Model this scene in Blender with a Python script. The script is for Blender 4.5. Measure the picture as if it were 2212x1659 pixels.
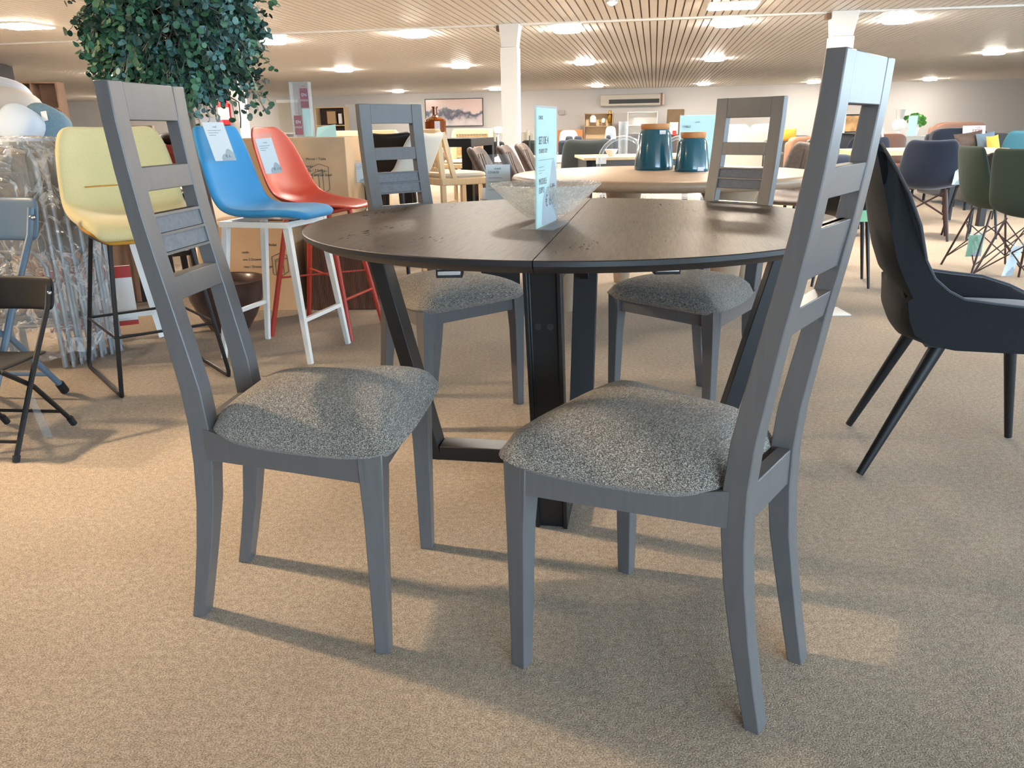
import bpy, math, random
import numpy as np
from mathutils import Vector, Matrix
random.seed(7)
S = bpy.context.scene
for o in list(bpy.data.objects):
    bpy.data.objects.remove(o)
COL = S.collection
R = math.radians
# ---------------------------------------------------------------- camera
FPX, PITCH, ROLL, CH = 1724.46, 0.3091, -0.0162, 1.0
cp, sp, cr, sr = math.cos(PITCH), math.sin(PITCH), math.cos(ROLL), math.sin(ROLL)
fwd = Vector((0, cp, -sp)); up0 = Vector((0, sp, cp)); x0 = Vector((1, 0, 0))
rt = cr * x0 + sr * up0; up = -sr * x0 + cr * up0
cam = bpy.data.cameras.new('camera'); cam.sensor_width = 36; cam.lens = 36 * FPX / 2212
cam.clip_start = .05; cam.clip_end = 300
co = bpy.data.objects.new('camera', cam); COL.objects.link(co)
co.matrix_world = Matrix(((rt.x, up.x, -fwd.x, 0), (rt.y, up.y, -fwd.y, 0), (rt.z, up.z, -fwd.z, CH), (0, 0, 0, 1)))
S.camera = co
# ---------------------------------------------------------------- exposure, world
S.view_settings.view_transform = 'Standard'; S.view_settings.look = 'None'
S.view_settings.exposure = 0.0; S.view_settings.gamma = 1.0
S.view_settings.use_curve_mapping = False
S.cycles.use_denoising = True
S.cycles.caustics_reflective = False; S.cycles.caustics_refractive = False
S.cycles.max_bounces = 10; S.cycles.transparent_max_bounces = 24
LAMP = 235.0; KEYW = 28.0
W = bpy.data.worlds.new('sky'); S.world = W; W.use_nodes = True
nt = W.node_tree; bg = nt.nodes['Background']
tc = nt.nodes.new('ShaderNodeTexCoord'); sx = nt.nodes.new('ShaderNodeSeparateXYZ'); rp = nt.nodes.new('ShaderNodeValToRGB')
nt.links.new(tc.outputs['Generated'], sx.inputs[0]); nt.links.new(sx.outputs['Z'], rp.inputs['Fac']); nt.links.new(rp.outputs[0], bg.inputs['Color'])
rp.color_ramp.elements[0].position = 0.0; rp.color_ramp.elements[0].color = (.55, .68, .78, 1)
rp.color_ramp.elements[1].position = 0.03; rp.color_ramp.elements[1].color = (.55, .78, 1.0, 1)
bg.inputs['Strength'].default_value = 21.0


def G(u, v, z):
    a, b = u - 1106, v - 829.5
    d = fwd + rt * (a / FPX) - up * (b / FPX)
    return Vector((0, 0, CH)) + d * ((z - CH) / d.z)


def at(u, v, Y):
    a, b = u - 1106, v - 829.5
    d = fwd + rt * (a / FPX) - up * (b / FPX)
    return Vector((0, 0, CH)) + d * (Y / d.y)


RA = math.atan2(.172, .985)
rc, rs = math.cos(RA), math.sin(RA)


def ruv(u, v, z=0): return Vector((u * rc + v * rs, -u * rs + v * rc, z))


# ---------------------------------------------------------------- materials
def lin(c):
    c = c / 255.
    return c / 12.92 if c <= .04045 else ((c + .055) / 1.055) ** 2.4


def rgb(r, g, b): return (lin(r), lin(g), lin(b), 1)


def M(name, c, rough=.5, metal=0, var=0, scale=20, bump=0, bscale=None, stretch=None, trans=0, ior=1.45, emit=0, spec=.5, sheen=0, detail=3, c2=None, alpha=1, coat=0):
    m = bpy.data.materials.new(name); m.use_nodes = True
    n = m.node_tree.nodes; l = m.node_tree.links; p = n['Principled BSDF']
    C = rgb(*c); p.inputs['Base Color'].default_value = C
    p.inputs['Roughness'].default_value = rough; p.inputs['Metallic'].default_value = metal
    p.inputs['Specular IOR Level'].default_value = spec; p.inputs['IOR'].default_value = ior
    p.inputs['Transmission Weight'].default_value = trans; p.inputs['Alpha'].default_value = alpha
    if sheen: p.inputs['Sheen Weight'].default_value = sheen; p.inputs['Sheen Roughness'].default_value = .4
    if coat: p.inputs['Coat Weight'].default_value = coat; p.inputs['Coat Roughness'].default_value = .15
    if emit:
        p.inputs['Emission Color'].default_value = C; p.inputs['Emission Strength'].default_value = emit
    if var or bump:
        t = n.new('ShaderNodeTexCoord'); mp = n.new('ShaderNodeMapping'); l.new(t.outputs['Object'], mp.inputs[0])
        if stretch: mp.inputs['Scale'].default_value = stretch
        nz = n.new('ShaderNodeTexNoise'); nz.inputs['Scale'].default_value = scale; nz.inputs['Detail'].default_value = detail
        l.new(mp.outputs[0], nz.inputs['Vector'])
        if var:
            r = n.new('ShaderNodeValToRGB'); l.new(nz.outputs['Fac'], r.inputs[0]); l.new(r.outputs[0], p.inputs['Base Color'])
            lo = c2 and rgb(*c2) or tuple(x * (1 - var) for x in C[:3]) + (1,)
            hi = tuple(min(1, x * (1 + var)) for x in C[:3]) + (1,)
            r.color_ramp.elements[0].position = .32; r.color_ramp.elements[0].color = lo
            r.color_ramp.elements[1].position = .68; r.color_ramp.elements[1].color = hi
        if bump:
            b = n.new('ShaderNodeBump'); b.inputs['Strength'].default_value = bump; b.inputs['Distance'].default_value = .004
            src = nz
            if bscale:
                src = n.new('ShaderNodeTexNoise'); src.inputs['Scale'].default_value = bscale; l.new(mp.outputs[0], src.inputs['Vector'])
            l.new(src.outputs['Fac'], b.inputs['Height']); l.new(b.outputs[0], p.inputs['Normal'])
    return m


def weave(name, dark, mid, light, sc=1.0):
    """mottled woven upholstery: two crossed stretched noises"""
    m = bpy.data.materials.new(name); m.use_nodes = True
    n = m.node_tree.nodes; l = m.node_tree.links; p = n['Principled BSDF']
    p.inputs['Roughness'].default_value = .85; p.inputs['Sheen Weight'].default_value = .25
    t = n.new('ShaderNodeTexCoord'); outs = []
    for st in ((110 * sc, 1000 * sc, 700), (800 * sc, 300 * sc, 700), (30, 90, 40)):
        mp = n.new('ShaderNodeMapping'); mp.inputs['Scale'].default_value = st; l.new(t.outputs['Object'], mp.inputs[0])
        nz = n.new('ShaderNodeTexNoise'); nz.inputs['Scale'].default_value = 1; nz.inputs['Detail'].default_value = 2
        l.new(mp.outputs[0], nz.inputs['Vector']); outs.append(nz.outputs['Fac'])
    a = n.new('ShaderNodeMath'); a.operation = 'ADD'; l.new(outs[0], a.inputs[0]); l.new(outs[1], a.inputs[1])
    b = n.new('ShaderNodeMath'); b.operation = 'MULTIPLY_ADD'; l.new(outs[2], b.inputs[0]); b.inputs[1].default_value = .10; l.new(a.outputs[0], b.inputs[2])
    c = n.new('ShaderNodeMath'); c.operation = 'MULTIPLY'; c.inputs[1].default_value = .476; l.new(b.outputs[0], c.inputs[0])
    r = n.new('ShaderNodeValToRGB'); l.new(c.outputs[0], r.inputs[0])
    e = r.color_ramp.elements; e[0].position = .40; e[0].color = rgb(*dark); e[1].position = .60; e[1].color = rgb(*light)
    k = e.new(.5); k.color = rgb(*mid)
    l.new(r.outputs[0], p.inputs['Base Color'])
    bp = n.new('ShaderNodeBump'); bp.inputs['Strength'].default_value = .7; bp.inputs['Distance'].default_value = .003
    l.new(a.outputs[0], bp.inputs['Height']); l.new(bp.outputs[0], p.inputs['Normal'])
    return m


def film(name, fac=.45, bump=1.0, scale=9, lucent=False):
    m = bpy.data.materials.new(name); m.use_nodes = True
    n = m.node_tree.nodes; l = m.node_tree.links; p = n['Principled BSDF']
    p.inputs['Base Color'].default_value = (.8, .8, .78, 1); p.inputs['Roughness'].default_value = .16
    p.inputs['Specular IOR Level'].default_value = 1.0
    tr = n.new('ShaderNodeBsdfTransparent'); mx = n.new('ShaderNodeMixShader')
    t = n.new('ShaderNodeTexCoord'); nz = n.new('ShaderNodeTexNoise'); nz.inputs['Scale'].default_value = scale
    nz.inputs['Detail'].default_value = 4; nz.inputs['Distortion'].default_value = 1.6; l.new(t.outputs['Object'], nz.inputs['Vector'])
    b = n.new('ShaderNodeBump'); b.inputs['Strength'].default_value = bump; b.inputs['Distance'].default_value = .05
    l.new(nz.outputs['Fac'], b.inputs['Height']); l.new(b.outputs[0], p.inputs['Normal'])
    if True:
        a1 = n.new('ShaderNodeMath'); a1.operation = 'SUBTRACT'; l.new(nz.outputs['Fac'], a1.inputs[0]); a1.inputs[1].default_value = .5
        a2 = n.new('ShaderNodeMath'); a2.operation = 'ABSOLUTE'; l.new(a1.outputs[0], a2.inputs[0])
        r = n.new('ShaderNodeMapRange'); r.inputs[1].default_value = .0; r.inputs[2].default_value = .035; r.inputs[3].default_value = fac + .42; r.inputs[4].default_value = fac
        l.new(a2.outputs[0], r.inputs[0]); l.new(a2.outputs[0], b.inputs['Height']); b.inputs['Distance'].default_value = .02 if lucent else .12
    l.new(r.outputs[0], mx.inputs[0])
    if lucent:
        tl = n.new('ShaderNodeBsdfTranslucent'); tl.inputs[0].default_value = (.95, .97, .97, 1); m2 = n.new('ShaderNodeMixShader'); m2.inputs[0].default_value = .45
        l.new(b.outputs[0], tl.inputs['Normal']); l.new(p.outputs[0], m2.inputs[1]); l.new(tl.outputs[0], m2.inputs[2]); p = m2
    l.new(tr.outputs[0], mx.inputs[1]); l.new(p.outputs[0], mx.inputs[2]); l.new(mx.outputs[0], n['Material Output'].inputs[0])
    return m


def clear(name, fac=.12, col=(.9, .92, .95), rough=.05, edge=.6):
    m = bpy.data.materials.new(name); m.use_nodes = True
    n = m.node_tree.nodes; l = m.node_tree.links; p = n['Principled BSDF']
    p.inputs['Base Color'].default_value = (*col, 1); p.inputs['Roughness'].default_value = rough; p.inputs['Specular IOR Level'].default_value = .9
    tr = n.new('ShaderNodeBsdfTransparent'); tr.inputs[0].default_value = (.93, .95, .96, 1); mx = n.new('ShaderNodeMixShader')
    fr = n.new('ShaderNodeLayerWeight'); fr.inputs[0].default_value = .35
    r = n.new('ShaderNodeMapRange'); r.inputs[3].default_value = fac; r.inputs[4].default_value = edge
    l.new(fr.outputs['Facing'], r.inputs[0]); l.new(r.outputs[0], mx.inputs[0])
    l.new(tr.outputs[0], mx.inputs[1]); l.new(p.outputs[0], mx.inputs[2]); l.new(mx.outputs[0], n['Material Output'].inputs[0])
    return m


def carpet():
    m = bpy.data.materials.new('carpet'); m.use_nodes = True
    n = m.node_tree.nodes; l = m.node_tree.links; p = n['Principled BSDF']
    p.inputs['Roughness'].default_value = .95; p.inputs['Specular IOR Level'].default_value = .15; p.inputs['Sheen Weight'].default_value = .15
    t = n.new('ShaderNodeTexCoord')
    def N(s, d):
        z = n.new('ShaderNodeTexNoise'); z.inputs['Scale'].default_value = s; z.inputs['Detail'].default_value = d; l.new(t.outputs['Object'], z.inputs['Vector']); return z.outputs['Fac']
    fine, mid, big = N(330, 2), N(70, 3), N(1.6, 4)
    r = n.new('ShaderNodeValToRGB'); e = r.color_ramp.elements
    e[0].position = .30; e[0].color = rgb(112, 100, 86); e[1].position = .70; e[1].color = rgb(192, 177, 157); k = e.new(.5); k.color = rgb(156, 141, 123)
    a = n.new('ShaderNodeMath'); a.operation = 'MULTIPLY_ADD'; l.new(mid, a.inputs[0]); a.inputs[1].default_value = .35; a.inputs[2].default_value = -.175
    b = n.new('ShaderNodeMath'); b.operation = 'ADD'; l.new(fine, b.inputs[0]); l.new(a.outputs[0], b.inputs[1])
    l.new(b.outputs[0], r.inputs[0])
    mx = n.new('ShaderNodeMix'); mx.data_type = 'RGBA'; mx.blend_type = 'MULTIPLY'
    r2 = n.new('ShaderNodeValToRGB'); r2.color_ramp.elements[0].position = .3; r2.color_ramp.elements[0].color = (.84, .83, .82, 1); r2.color_ramp.elements[1].position = .6; r2.color_ramp.elements[1].color = (1, 1, 1, 1)
    l.new(big, r2.inputs[0]); mx.inputs['Factor'].default_value = 1; l.new(r.outputs[0], mx.inputs['A']); l.new(r2.outputs[0], mx.inputs['B']); l.new(mx.outputs['Result'], p.inputs['Base Color'])
    bp = n.new('ShaderNodeBump'); bp.inputs['Strength'].default_value = .6; bp.inputs['Distance'].default_value = .004; l.new(fine, bp.inputs['Height']); l.new(bp.outputs[0], p.inputs['Normal'])
    return m


def oak_dark(name):
    """smoked oak veneer, fine grain and scattered split knots"""
    m = bpy.data.materials.new(name); m.use_nodes = True
    n = m.node_tree.nodes; l = m.node_tree.links; p = n['Principled BSDF']
    p.inputs['Roughness'].default_value = .44; p.inputs['Specular IOR Level'].default_value = .03
    t = n.new('ShaderNodeTexCoord')
    def N(st, d, dist=0):
        mp = n.new('ShaderNodeMapping'); mp.inputs['Scale'].default_value = st; l.new(t.outputs['Object'], mp.inputs[0])
        z = n.new('ShaderNodeTexNoise'); z.inputs['Scale'].default_value = 1; z.inputs['Detail'].default_value = d; z.inputs['Distortion'].default_value = dist; l.new(mp.outputs[0], z.inputs['Vector']); return z.outputs['Fac']
    g = N((14, 220, 14), 4); kz = N((3.2, 7, 3), 1); cr_ = N((26, 120, 20), 3, .6)
    r = n.new('ShaderNodeValToRGB'); l.new(g, r.inputs[0]); e = r.color_ramp.elements
    e[0].position = .3; e[0].color = rgb(60, 54, 49); e[1].position = .7; e[1].color = rgb(82, 74, 68)
    k1 = n.new('ShaderNodeMapRange'); k1.inputs[1].default_value = .60; k1.inputs[2].default_value = .70; l.new(kz, k1.inputs[0])
    k2 = n.new('ShaderNodeMapRange'); k2.inputs[1].default_value = .60; k2.inputs[2].default_value = .66; l.new(cr_, k2.inputs[0])
    k = n.new('ShaderNodeMath'); k.operation = 'MULTIPLY'; l.new(k1.outputs[0], k.inputs[0]); l.new(k2.outputs[0], k.inputs[1])
    mx = n.new('ShaderNodeMix'); mx.data_type = 'RGBA'; l.new(k.outputs[0], mx.inputs['Factor']); l.new(r.outputs[0], mx.inputs['A']); mx.inputs['B'].default_value = rgb(26, 21, 18); l.new(mx.outputs['Result'], p.inputs['Base Color'])
    rr = n.new('ShaderNodeMapRange'); rr.inputs[3].default_value = .44; rr.inputs[4].default_value = .8; l.new(k.outputs[0], rr.inputs[0]); l.new(rr.outputs[0], p.inputs['Roughness'])
    s = n.new('ShaderNodeMath'); s.operation = 'MULTIPLY_ADD'; l.new(k.outputs[0], s.inputs[0]); s.inputs[1].default_value = -2; l.new(g, s.inputs[2])
    bp = n.new('ShaderNodeBump'); bp.inputs['Strength'].default_value = .12; bp.inputs['Distance'].default_value = .002; l.new(s.outputs[0], bp.inputs['Height']); l.new(bp.outputs[0], p.inputs['Normal'])
    return m


m_carpet = carpet()
m_wall = M('wall_paint', (200, 198, 196), .8)
m_ceil = M('slat_metal', (250, 246, 240), .42, spec=.6)
m_plen = M('plenum', (112, 94, 78), .9)
m_white = M('white_enamel', (228, 228, 224), .35)
m_colm = M('column_paint', (214, 216, 216), .4)
m_greyw = M('grey_paint', (90, 88, 88), .36, var=.05, scale=3, stretch=(30, 30, 2), bump=.06, bscale=60)
m_greyp = M('grey_felt', (108, 110, 114), .75, var=.12, scale=90, bump=.25)
m_seat = weave('seat_weave', (42, 38, 33), (102, 94, 84), (192, 184, 172))
m_oak = oak_dark('smoked_oak')
m_edge = M('dark_edge', (36, 36, 38), .42)
m_blk = M('black_steel', (22, 22, 23), .45)
m_blkp = M('black_plastic', (18, 18, 19), .55)
m_chrome = M('bright_metal', (190, 192, 195), .25, metal=1)
m_glass = film('pressed_glass', .32, 1.0, 55, True)
m_acry = clear('acrylic', .06, edge=.22)
m_mint = M('mint_paper', (196, 232, 222), .45)
m_paper = M('white_paper', (232, 232, 230), .6)
m_ink = M('grey_ink', (70, 76, 80), .7)
m_inkd = M('dark_ink', (40, 44, 48), .7)
m_red = M('red_print', (176, 48, 38), .5)
m_purple = M('plum_print', (150, 40, 62), .5)
m_blob = M('grey_print', (168, 178, 182), .5)
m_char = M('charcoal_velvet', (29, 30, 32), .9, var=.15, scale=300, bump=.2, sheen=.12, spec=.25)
m_charl = M('charcoal_velvet_lit', (54, 58, 64), .85, var=.15, scale=300, bump=.2, sheen=.25)  # lit copy of the charcoal: light on the upholstery put into its colour
m_yel = M('yellow_fabric', (212, 198, 146), .85, var=.08, scale=400, bump=.15, sheen=.2)
m_yel2 = M('ochre_fabric', (196, 140, 52), .85, var=.08, scale=300, bump=.15)
m_blue = M('azure_fabric', (52, 140, 196), .8, var=.05, scale=300, bump=.1, sheen=.15)
m_redp = M('red_plastic', (190, 62, 40), .4)
m_redm = M('red_steel', (176, 58, 42), .42)
m_card = M('cardboard', (190, 158, 122), .85, var=.05, scale=6, bump=.05)
m_card2 = M('cardboard_flap', (186, 152, 114), .85)
m_rattan = M('brown_wicker', (84, 56, 42), .8, var=.3, scale=60, stretch=(1, 1, .1), bump=.4)
m_pot = M('brown_glaze', (74, 54, 48), .35, var=.35, scale=5, coat=.3)
m_soil = M('bark', (66, 44, 32), .95, var=.4, scale=60, bump=1)
m_trunk = M('grey_bark', (122, 112, 104), .8, var=.3, scale=20, stretch=(1, 1, .2), bump=.3)
m_leaf = M('leaf', (60, 100, 72), .5, var=.4, scale=4)
m_leaf2 = M('leaf_blue', (84, 122, 118), .5, var=.35, scale=4)
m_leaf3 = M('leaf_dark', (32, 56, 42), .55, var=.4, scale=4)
m_film = film('cling_film', .19, 1.0, 5)
m_tube = M('blue_grey_steel', (140, 142, 142), .4, metal=.3)
m_stk = M('taupe_plastic', (128, 116, 102), .5)
m_cream = M('cream_panel', (206, 198, 176), .5)
m_bgrey = M('blue_grey_plastic', (96, 116, 134), .4)
m_beech = M('beech_veneer', (150, 128, 106), .4, var=.06, scale=4, stretch=(2, 20, 2))
m_beech2 = M('pale_beech', (218, 190, 148), .5, var=.06, scale=4, stretch=(20, 20, 2))
m_cane = M('cane', (196, 162, 112), .6)
m_teal = M('teal_glaze', (30, 88, 104), .12, coat=.6)
m_cork = M('wood_lid', (190, 128, 76), .6, var=.1, scale=30)
m_amber = M('amber_glass', (190, 104, 20), .05, trans=.8, ior=1.45)
m_ghost = clear('clear_polycarbonate', .10)
m_lea = M('brown_leather', (84, 72, 66), .55, var=.2, scale=40, bump=.3)
m_navy = M('navy_fabric', (26, 36, 54), .85, var=.1, scale=200, bump=.1, sheen=.3)
m_green = M('moss_fabric', (44, 60, 53), .85, var=.08, scale=300, bump=.1)
m_tealf = M('teal_fabric', (52, 104, 122), .85)
m_dkgrn = M('bottle_green_velvet', (42, 50, 49), .8, sheen=.3)
m_greysofa = M('pale_grey_fabric', (178, 178, 174), .9, var=.05, scale=80)
m_dgsofa = M('dark_grey_fabric', (70, 72, 74), .9, var=.1, scale=80)
m_brownf = M('tan_leather', (132, 98, 82), .6)
m_burg = M('burgundy_lacquer', (118, 36, 36), .4)
m_dbrown = M('dark_brown_leather', (58, 38, 34), .5)
m_offw = M('offwhite_fabric', (196, 190, 178), .85)
m_wht = M('white_ceramic', (236, 234, 230), .3)
m_ylw = M('mustard_cushion', (226, 188, 92), .85)
m_dark = M('slate_paint', (72, 72, 76), .8)
m_woods = M('walnut_board', (124, 98, 80), .6, var=.1, scale=5)
m_lampg = M('lamp_diffuser', (255, 244, 230), .5, emit=LAMP)
m_panel = M('panel_diffuser', (255, 236, 208), .5, emit=LAMP)
m_bulb = M('spot_bulb', (255, 220, 170), .5, emit=LAMP * 1.6)
m_firer = M('signal_red', (196, 30, 32), .35)
m_rubber = M('black_rubber', (24, 24, 24), .7)
m_lgreen = M('grass_green_card', (132, 184, 138), .6)
m_plant = M('houseplant_leaf', (70, 130, 44), .5, var=.3, scale=20)
m_brass = M('brass', (170, 130, 60), .3, metal=.8)


# ---------------------------------------------------------------- mesh helpers
class MB:
    def __init__(s): s.v = []; s.f = []; s.m = []
    def add(s, V, F, mi=0):
        b = len(s.v); s.v += [tuple(x) for x in V]; s.f += [tuple(b + i for i in f) for f in F]; s.m += [mi] * len(F); return s
    def hexa(s, P, mi=0):
        return s.add(P, [(0, 3, 2, 1), (4, 5, 6, 7), (0, 1, 5, 4), (1, 2, 6, 5), (2, 3, 7, 6), (3, 0, 4, 7)], mi)
    def box(s, a, b, mi=0, M=None):
        (x0, y0, z0), (x1, y1, z1) = a, b
        P = [Vector(q) for q in ((x0, y0, z0), (x1, y0, z0), (x1, y1, z0), (x0, y1, z0), (x0, y0, z1), (x1, y0, z1), (x1, y1, z1), (x0, y1, z1))]
        if M is not None: P = [M @ q for q in P]
        return s.hexa(P, mi)
    def tube(s, pts, r, n=8, closed=False, mi=0):
        pts = [Vector(p) for p in pts]; k = len(pts)
        rr = r if isinstance(r, (list, tuple)) else [r] * k
        ref = None; rings = []
        for i in range(k):
            t = (pts[(i + 1) % k] - pts[i - 1]) if closed or 0 < i < k - 1 else (pts[1] - pts[0] if i == 0 else pts[-1] - pts[-2])
            t.normalize()
            if ref is None: ref = t.orthogonal().normalized()
            ref = (ref - t * ref.dot(t)); ref = ref.normalized() if ref.length > 1e-6 else t.orthogonal().normalized()
            b = t.cross(ref)
            rings.append([pts[i] + (ref * math.cos(2 * math.pi * j / n) + b * math.sin(2 * math.pi * j / n)) * rr[i] for j in range(n)])
        return s.loft(rings, closed, not closed, mi)
    def loft(s, rings, closed=False, cap=True, mi=0):
        n = len(rings[0]); k = len(rings); V = [p for r in rings for p in r]; F = []
        for i in range(k if closed else k - 1):
            a, b = i * n, ((i + 1) % k) * n
            F += [(a + j, a + (j + 1) % n, b + (j + 1) % n, b + j) for j in range(n)]
        if cap: F += [tuple(range(n - 1, -1, -1)), tuple(range((k - 1) * n, k * n))]
        return s.add(V, F, mi)
    def sweep(s, pts, side, w, d, mi=0):
        """rectangular bar: pts path, side = unit vector of width w, depth d along the third axis; w,d lists or floats"""
        pts = [Vector(p) for p in pts]; k = len(pts); side = Vector(side).normalized(); rings = []
        for i in range(k):
            t = (pts[min(i + 1, k - 1)] - pts[max(i - 1, 0)]).normalized(); nn = t.cross(side).normalized(); sd = nn.cross(t)
            ww = (w[i] if isinstance(w, list) else w) / 2; dd = (d[i] if isinstance(d, list) else d) / 2
            rings.append([pts[i] + sd * a * ww + nn * b * dd for a, b in ((-1, -1), (1, -1), (1, 1), (-1, 1))])
        return s.loft(rings, mi=mi)
    def lathe(s, prof, n=32, c=(0, 0, 0), mi=0, cap=True):
        c = Vector(c)
        return s.loft([[c + Vector((r * math.cos(2 * math.pi * j / n), r * math.sin(2 * math.pi * j / n), z)) for j in range(n)] for r, z in prof], cap=cap, mi=mi)
    def ell(s, c, r, n=16, k=10, p=1.0, mi=0):
        """(super)ellipsoid"""
        c = Vector(c); sg = lambda x: math.copysign(abs(x) ** p, x)
        rings = []
        for i in range(k + 1):
            ph = -math.pi / 2 + math.pi * i / k; cz, sz = max(sg(math.cos(ph)), 1e-3), sg(math.sin(ph))
            rings.append([c + Vector((r[0] * cz * sg(math.cos(2 * math.pi * j / n)), r[1] * cz * sg(math.sin(2 * math.pi * j / n)), r[2] * sz)) for j in range(n)])
        return s.loft(rings, mi=mi)
    def grid(s, P, mi=0):
        k, n = len(P), len(P[0])
        return s.add([q for r in P for q in r], [(i * n + j, i * n + j + 1, (i + 1) * n + j + 1, (i + 1) * n + j) for i in range(k - 1) for j in range(n - 1)], mi)
    def build(s, name, mat, parent=None, smooth=True, bevel=0, sub=0, solid=0, loc=None, M=None, ang=38):
        me = bpy.data.meshes.new(name); me.from_pydata(s.v, [], s.f); me.update()
        mats = mat if isinstance(mat, (list, tuple)) else [mat]
        for q in mats: me.materials.append(q)
        if len(mats) > 1: me.polygons.foreach_set('material_index', s.m)
        if smooth:
            me.polygons.foreach_set('use_smooth', [True] * len(me.polygons))
            if not sub: me.set_sharp_from_angle(angle=R(ang))
        o = bpy.data.objects.new(name, me); COL.objects.link(o)
        if parent: o.parent = parent
        if loc: o.location = loc
        if M is not None: o.matrix_local = M
        if solid:
            q = o.modifiers.new('th', 'SOLIDIFY'); q.thickness = solid; q.offset = 0
        if bevel:
            q = o.modifiers.new('bv', 'BEVEL'); q.width = bevel; q.segments = 2; q.limit_method = 'ANGLE'; q.angle_limit = R(40)
        if sub:
            q = o.modifiers.new('sb', 'SUBSURF'); q.levels = sub; q.render_levels = sub
        return o


def tag(o, label, cat, group=None, kind=None):
    o['label'] = label; o['category'] = cat
    if group: o['group'] = group
    if kind: o['kind'] = kind
    return o


def root(name, loc, face=None, rz=0, label=None, cat=None, group=None):
    """Empty at the thing's base; local +y looks along face"""
    o = bpy.data.objects.new(name, None); COL.objects.link(o); o.empty_display_size = .05
    o.location = loc
    if face is not None: rz = math.atan2(-face[0], face[1])
    o.rotation_euler = (0, 0, rz)
    if label: tag(o, label, cat, group)
    return o


def struct(o): o['kind'] = 'structure'; return o


def dup(r, loc, face=None, rz=0, label=None, group=None, sc=None):
    def cpy(o, p):
        c = o.copy(); COL.objects.link(c); c.parent = p
        for k in kids[o]: cpy(k, c)
        return c
    kids = {}
    def collect(o):
        kids[o] = list(o.children)
        for k in kids[o]: collect(k)
    collect(r); c = cpy(r, None); c.location = loc
    if face is not None: rz = math.atan2(-face[0], face[1])
    c.rotation_euler = (0, 0, rz)
    if label: c['label'] = label
    if group: c['group'] = group
    if sc: c.scale = (sc, sc, sc)
    return c


def frame_matrix(o, right, upv):
    r = Vector(right).normalized(); u = Vector(upv); u = (u - r * u.dot(r)).normalized(); n = r.cross(u)
    return Matrix(((r.x, u.x, n.x, o[0]), (r.y, u.y, n.y, o[1]), (r.z, u.z, n.z, o[2]), (0, 0, 0, 1)))


def text(body, size, o, right, upv, mat, parent, sx=1.0, name='lettering', align='LEFT', shear=0):
    c = bpy.data.curves.new(name, 'FONT'); c.body = body; c.size = size; c.align_x = align; c.shear = shear
    c.extrude = .0002; c.materials.append(mat); c.resolution_u = 3
    ob = bpy.data.objects.new(name, c); COL.objects.link(ob); ob.parent = parent
    ob.matrix_local = frame_matrix(o, right, upv) @ Matrix.Diagonal((sx, 1, 1, 1))
    return ob


def shell(name, prof, mat, parent, th=.02, sub=2, m=9, pw=2.2, loc=None):
    """prof rows (y, z, half width, curl): a bucket surface from seat front to back top"""
    k = len(prof); P = []
    for i in range(k):
        a, b = prof[max(i - 1, 0)], prof[min(i + 1, k - 1)]
        t = Vector((b[0] - a[0], b[1] - a[1])).normalized(); ny, nz = t.y, -t.x
        y, z, w, c = prof[i]; row = []
        for j in range(m):
            s = -1 + 2 * j / (m - 1); d = c * abs(s) ** pw
            row.append((s * w, y + ny * d, z + nz * d))
        P.append(row)
    return MB().grid(P).build(name, mat, parent, sub=sub, solid=th, loc=loc)


def cushion(name, mat, parent, hx, hy, h, M=None, n=12, e=.55):
    """pillow: pinched corners, plump middle"""
    mb = MB(); top = []; bot = []
    for i in range(n + 1):
        r1, r2 = [], []
        for j in range(n + 1):
            s, t = -1 + 2 * i / n, -1 + 2 * j / n
            q = max(0, (1 - s ** 2) * (1 - t ** 2)) ** e * h / 2
            kx = 1 - .07 * (1 - t * t); ky = 1 - .07 * (1 - s * s)
            r1.append((s * hx * kx, t * hy * ky, q)); r2.append((s * hx * kx, t * hy * ky, -q))
        top.append(r1); bot.append(r2[::-1])
    mb.grid(top); mb.grid(bot)
    return mb.build(name, mat, parent, M=M, ang=80)


# ================================================================ SETTING
HC = 2.6; U0, U1, V0, V1 = -30., 16., -4.5, 37.2
fl = MB(); fl.add([ruv(U0, V0), ruv(U1, V0), ruv(U1, V1), ruv(U0, V1)], [(0, 1, 2, 3)])
struct(fl.build('floor', m_carpet, smooth=False))
cl = MB(); u = U0; VS = 13.75
for va, vb in ((V0, VS - .03), (VS + .03, V1)):
    u = U0
    while u < U1:
        a = ruv(u, va, HC); b = ruv(u + .098, va, HC); c = ruv(u + .098, vb, HC); d = ruv(u, vb, HC); h = Vector((0, 0, .02))
        cl.add([a, b, c, d, a + h, b + h, c + h, d + h], [(3, 2, 1, 0), (0, 4, 7, 3), (1, 2, 6, 5)]); u += .12
cl.add([ruv(U0, V0, HC + .03), ruv(U1, V0, HC + .03), ruv(U1, V1, HC + .03), ruv(U0, V1, HC + .03)], [(3, 2, 1, 0)], 1)
struct(cl.build('ceiling', [m_ceil, m_plen], smooth=False))
struct(MB().hexa([ruv(U0, VS - .05, HC - .025), ruv(U1, VS - .05, HC - .025), ruv(U1, VS + .05, HC - .025), ruv(U0, VS + .05, HC - .025), ruv(U0, VS - .05, HC + .02), ruv(U1, VS - .05, HC + .02), ruv(U1, VS + .05, HC + .02), ruv(U0, VS + .05, HC + .02)]).build('trim_1', m_white, smooth=False))


def wallbox(name, u0, v0, u1, v1, z0=0, z1=HC + .05, mat=m_wall):
    return struct(MB().hexa([ruv(u0, v0, z0), ruv(u1, v0, z0), ruv(u1, v1, z0), ruv(u0, v1, z0), ruv(u0, v0, z1), ruv(u1, v0, z1), ruv(u1, v1, z1), ruv(u0, v1, z1)]).build(name, mat, smooth=False))


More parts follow.
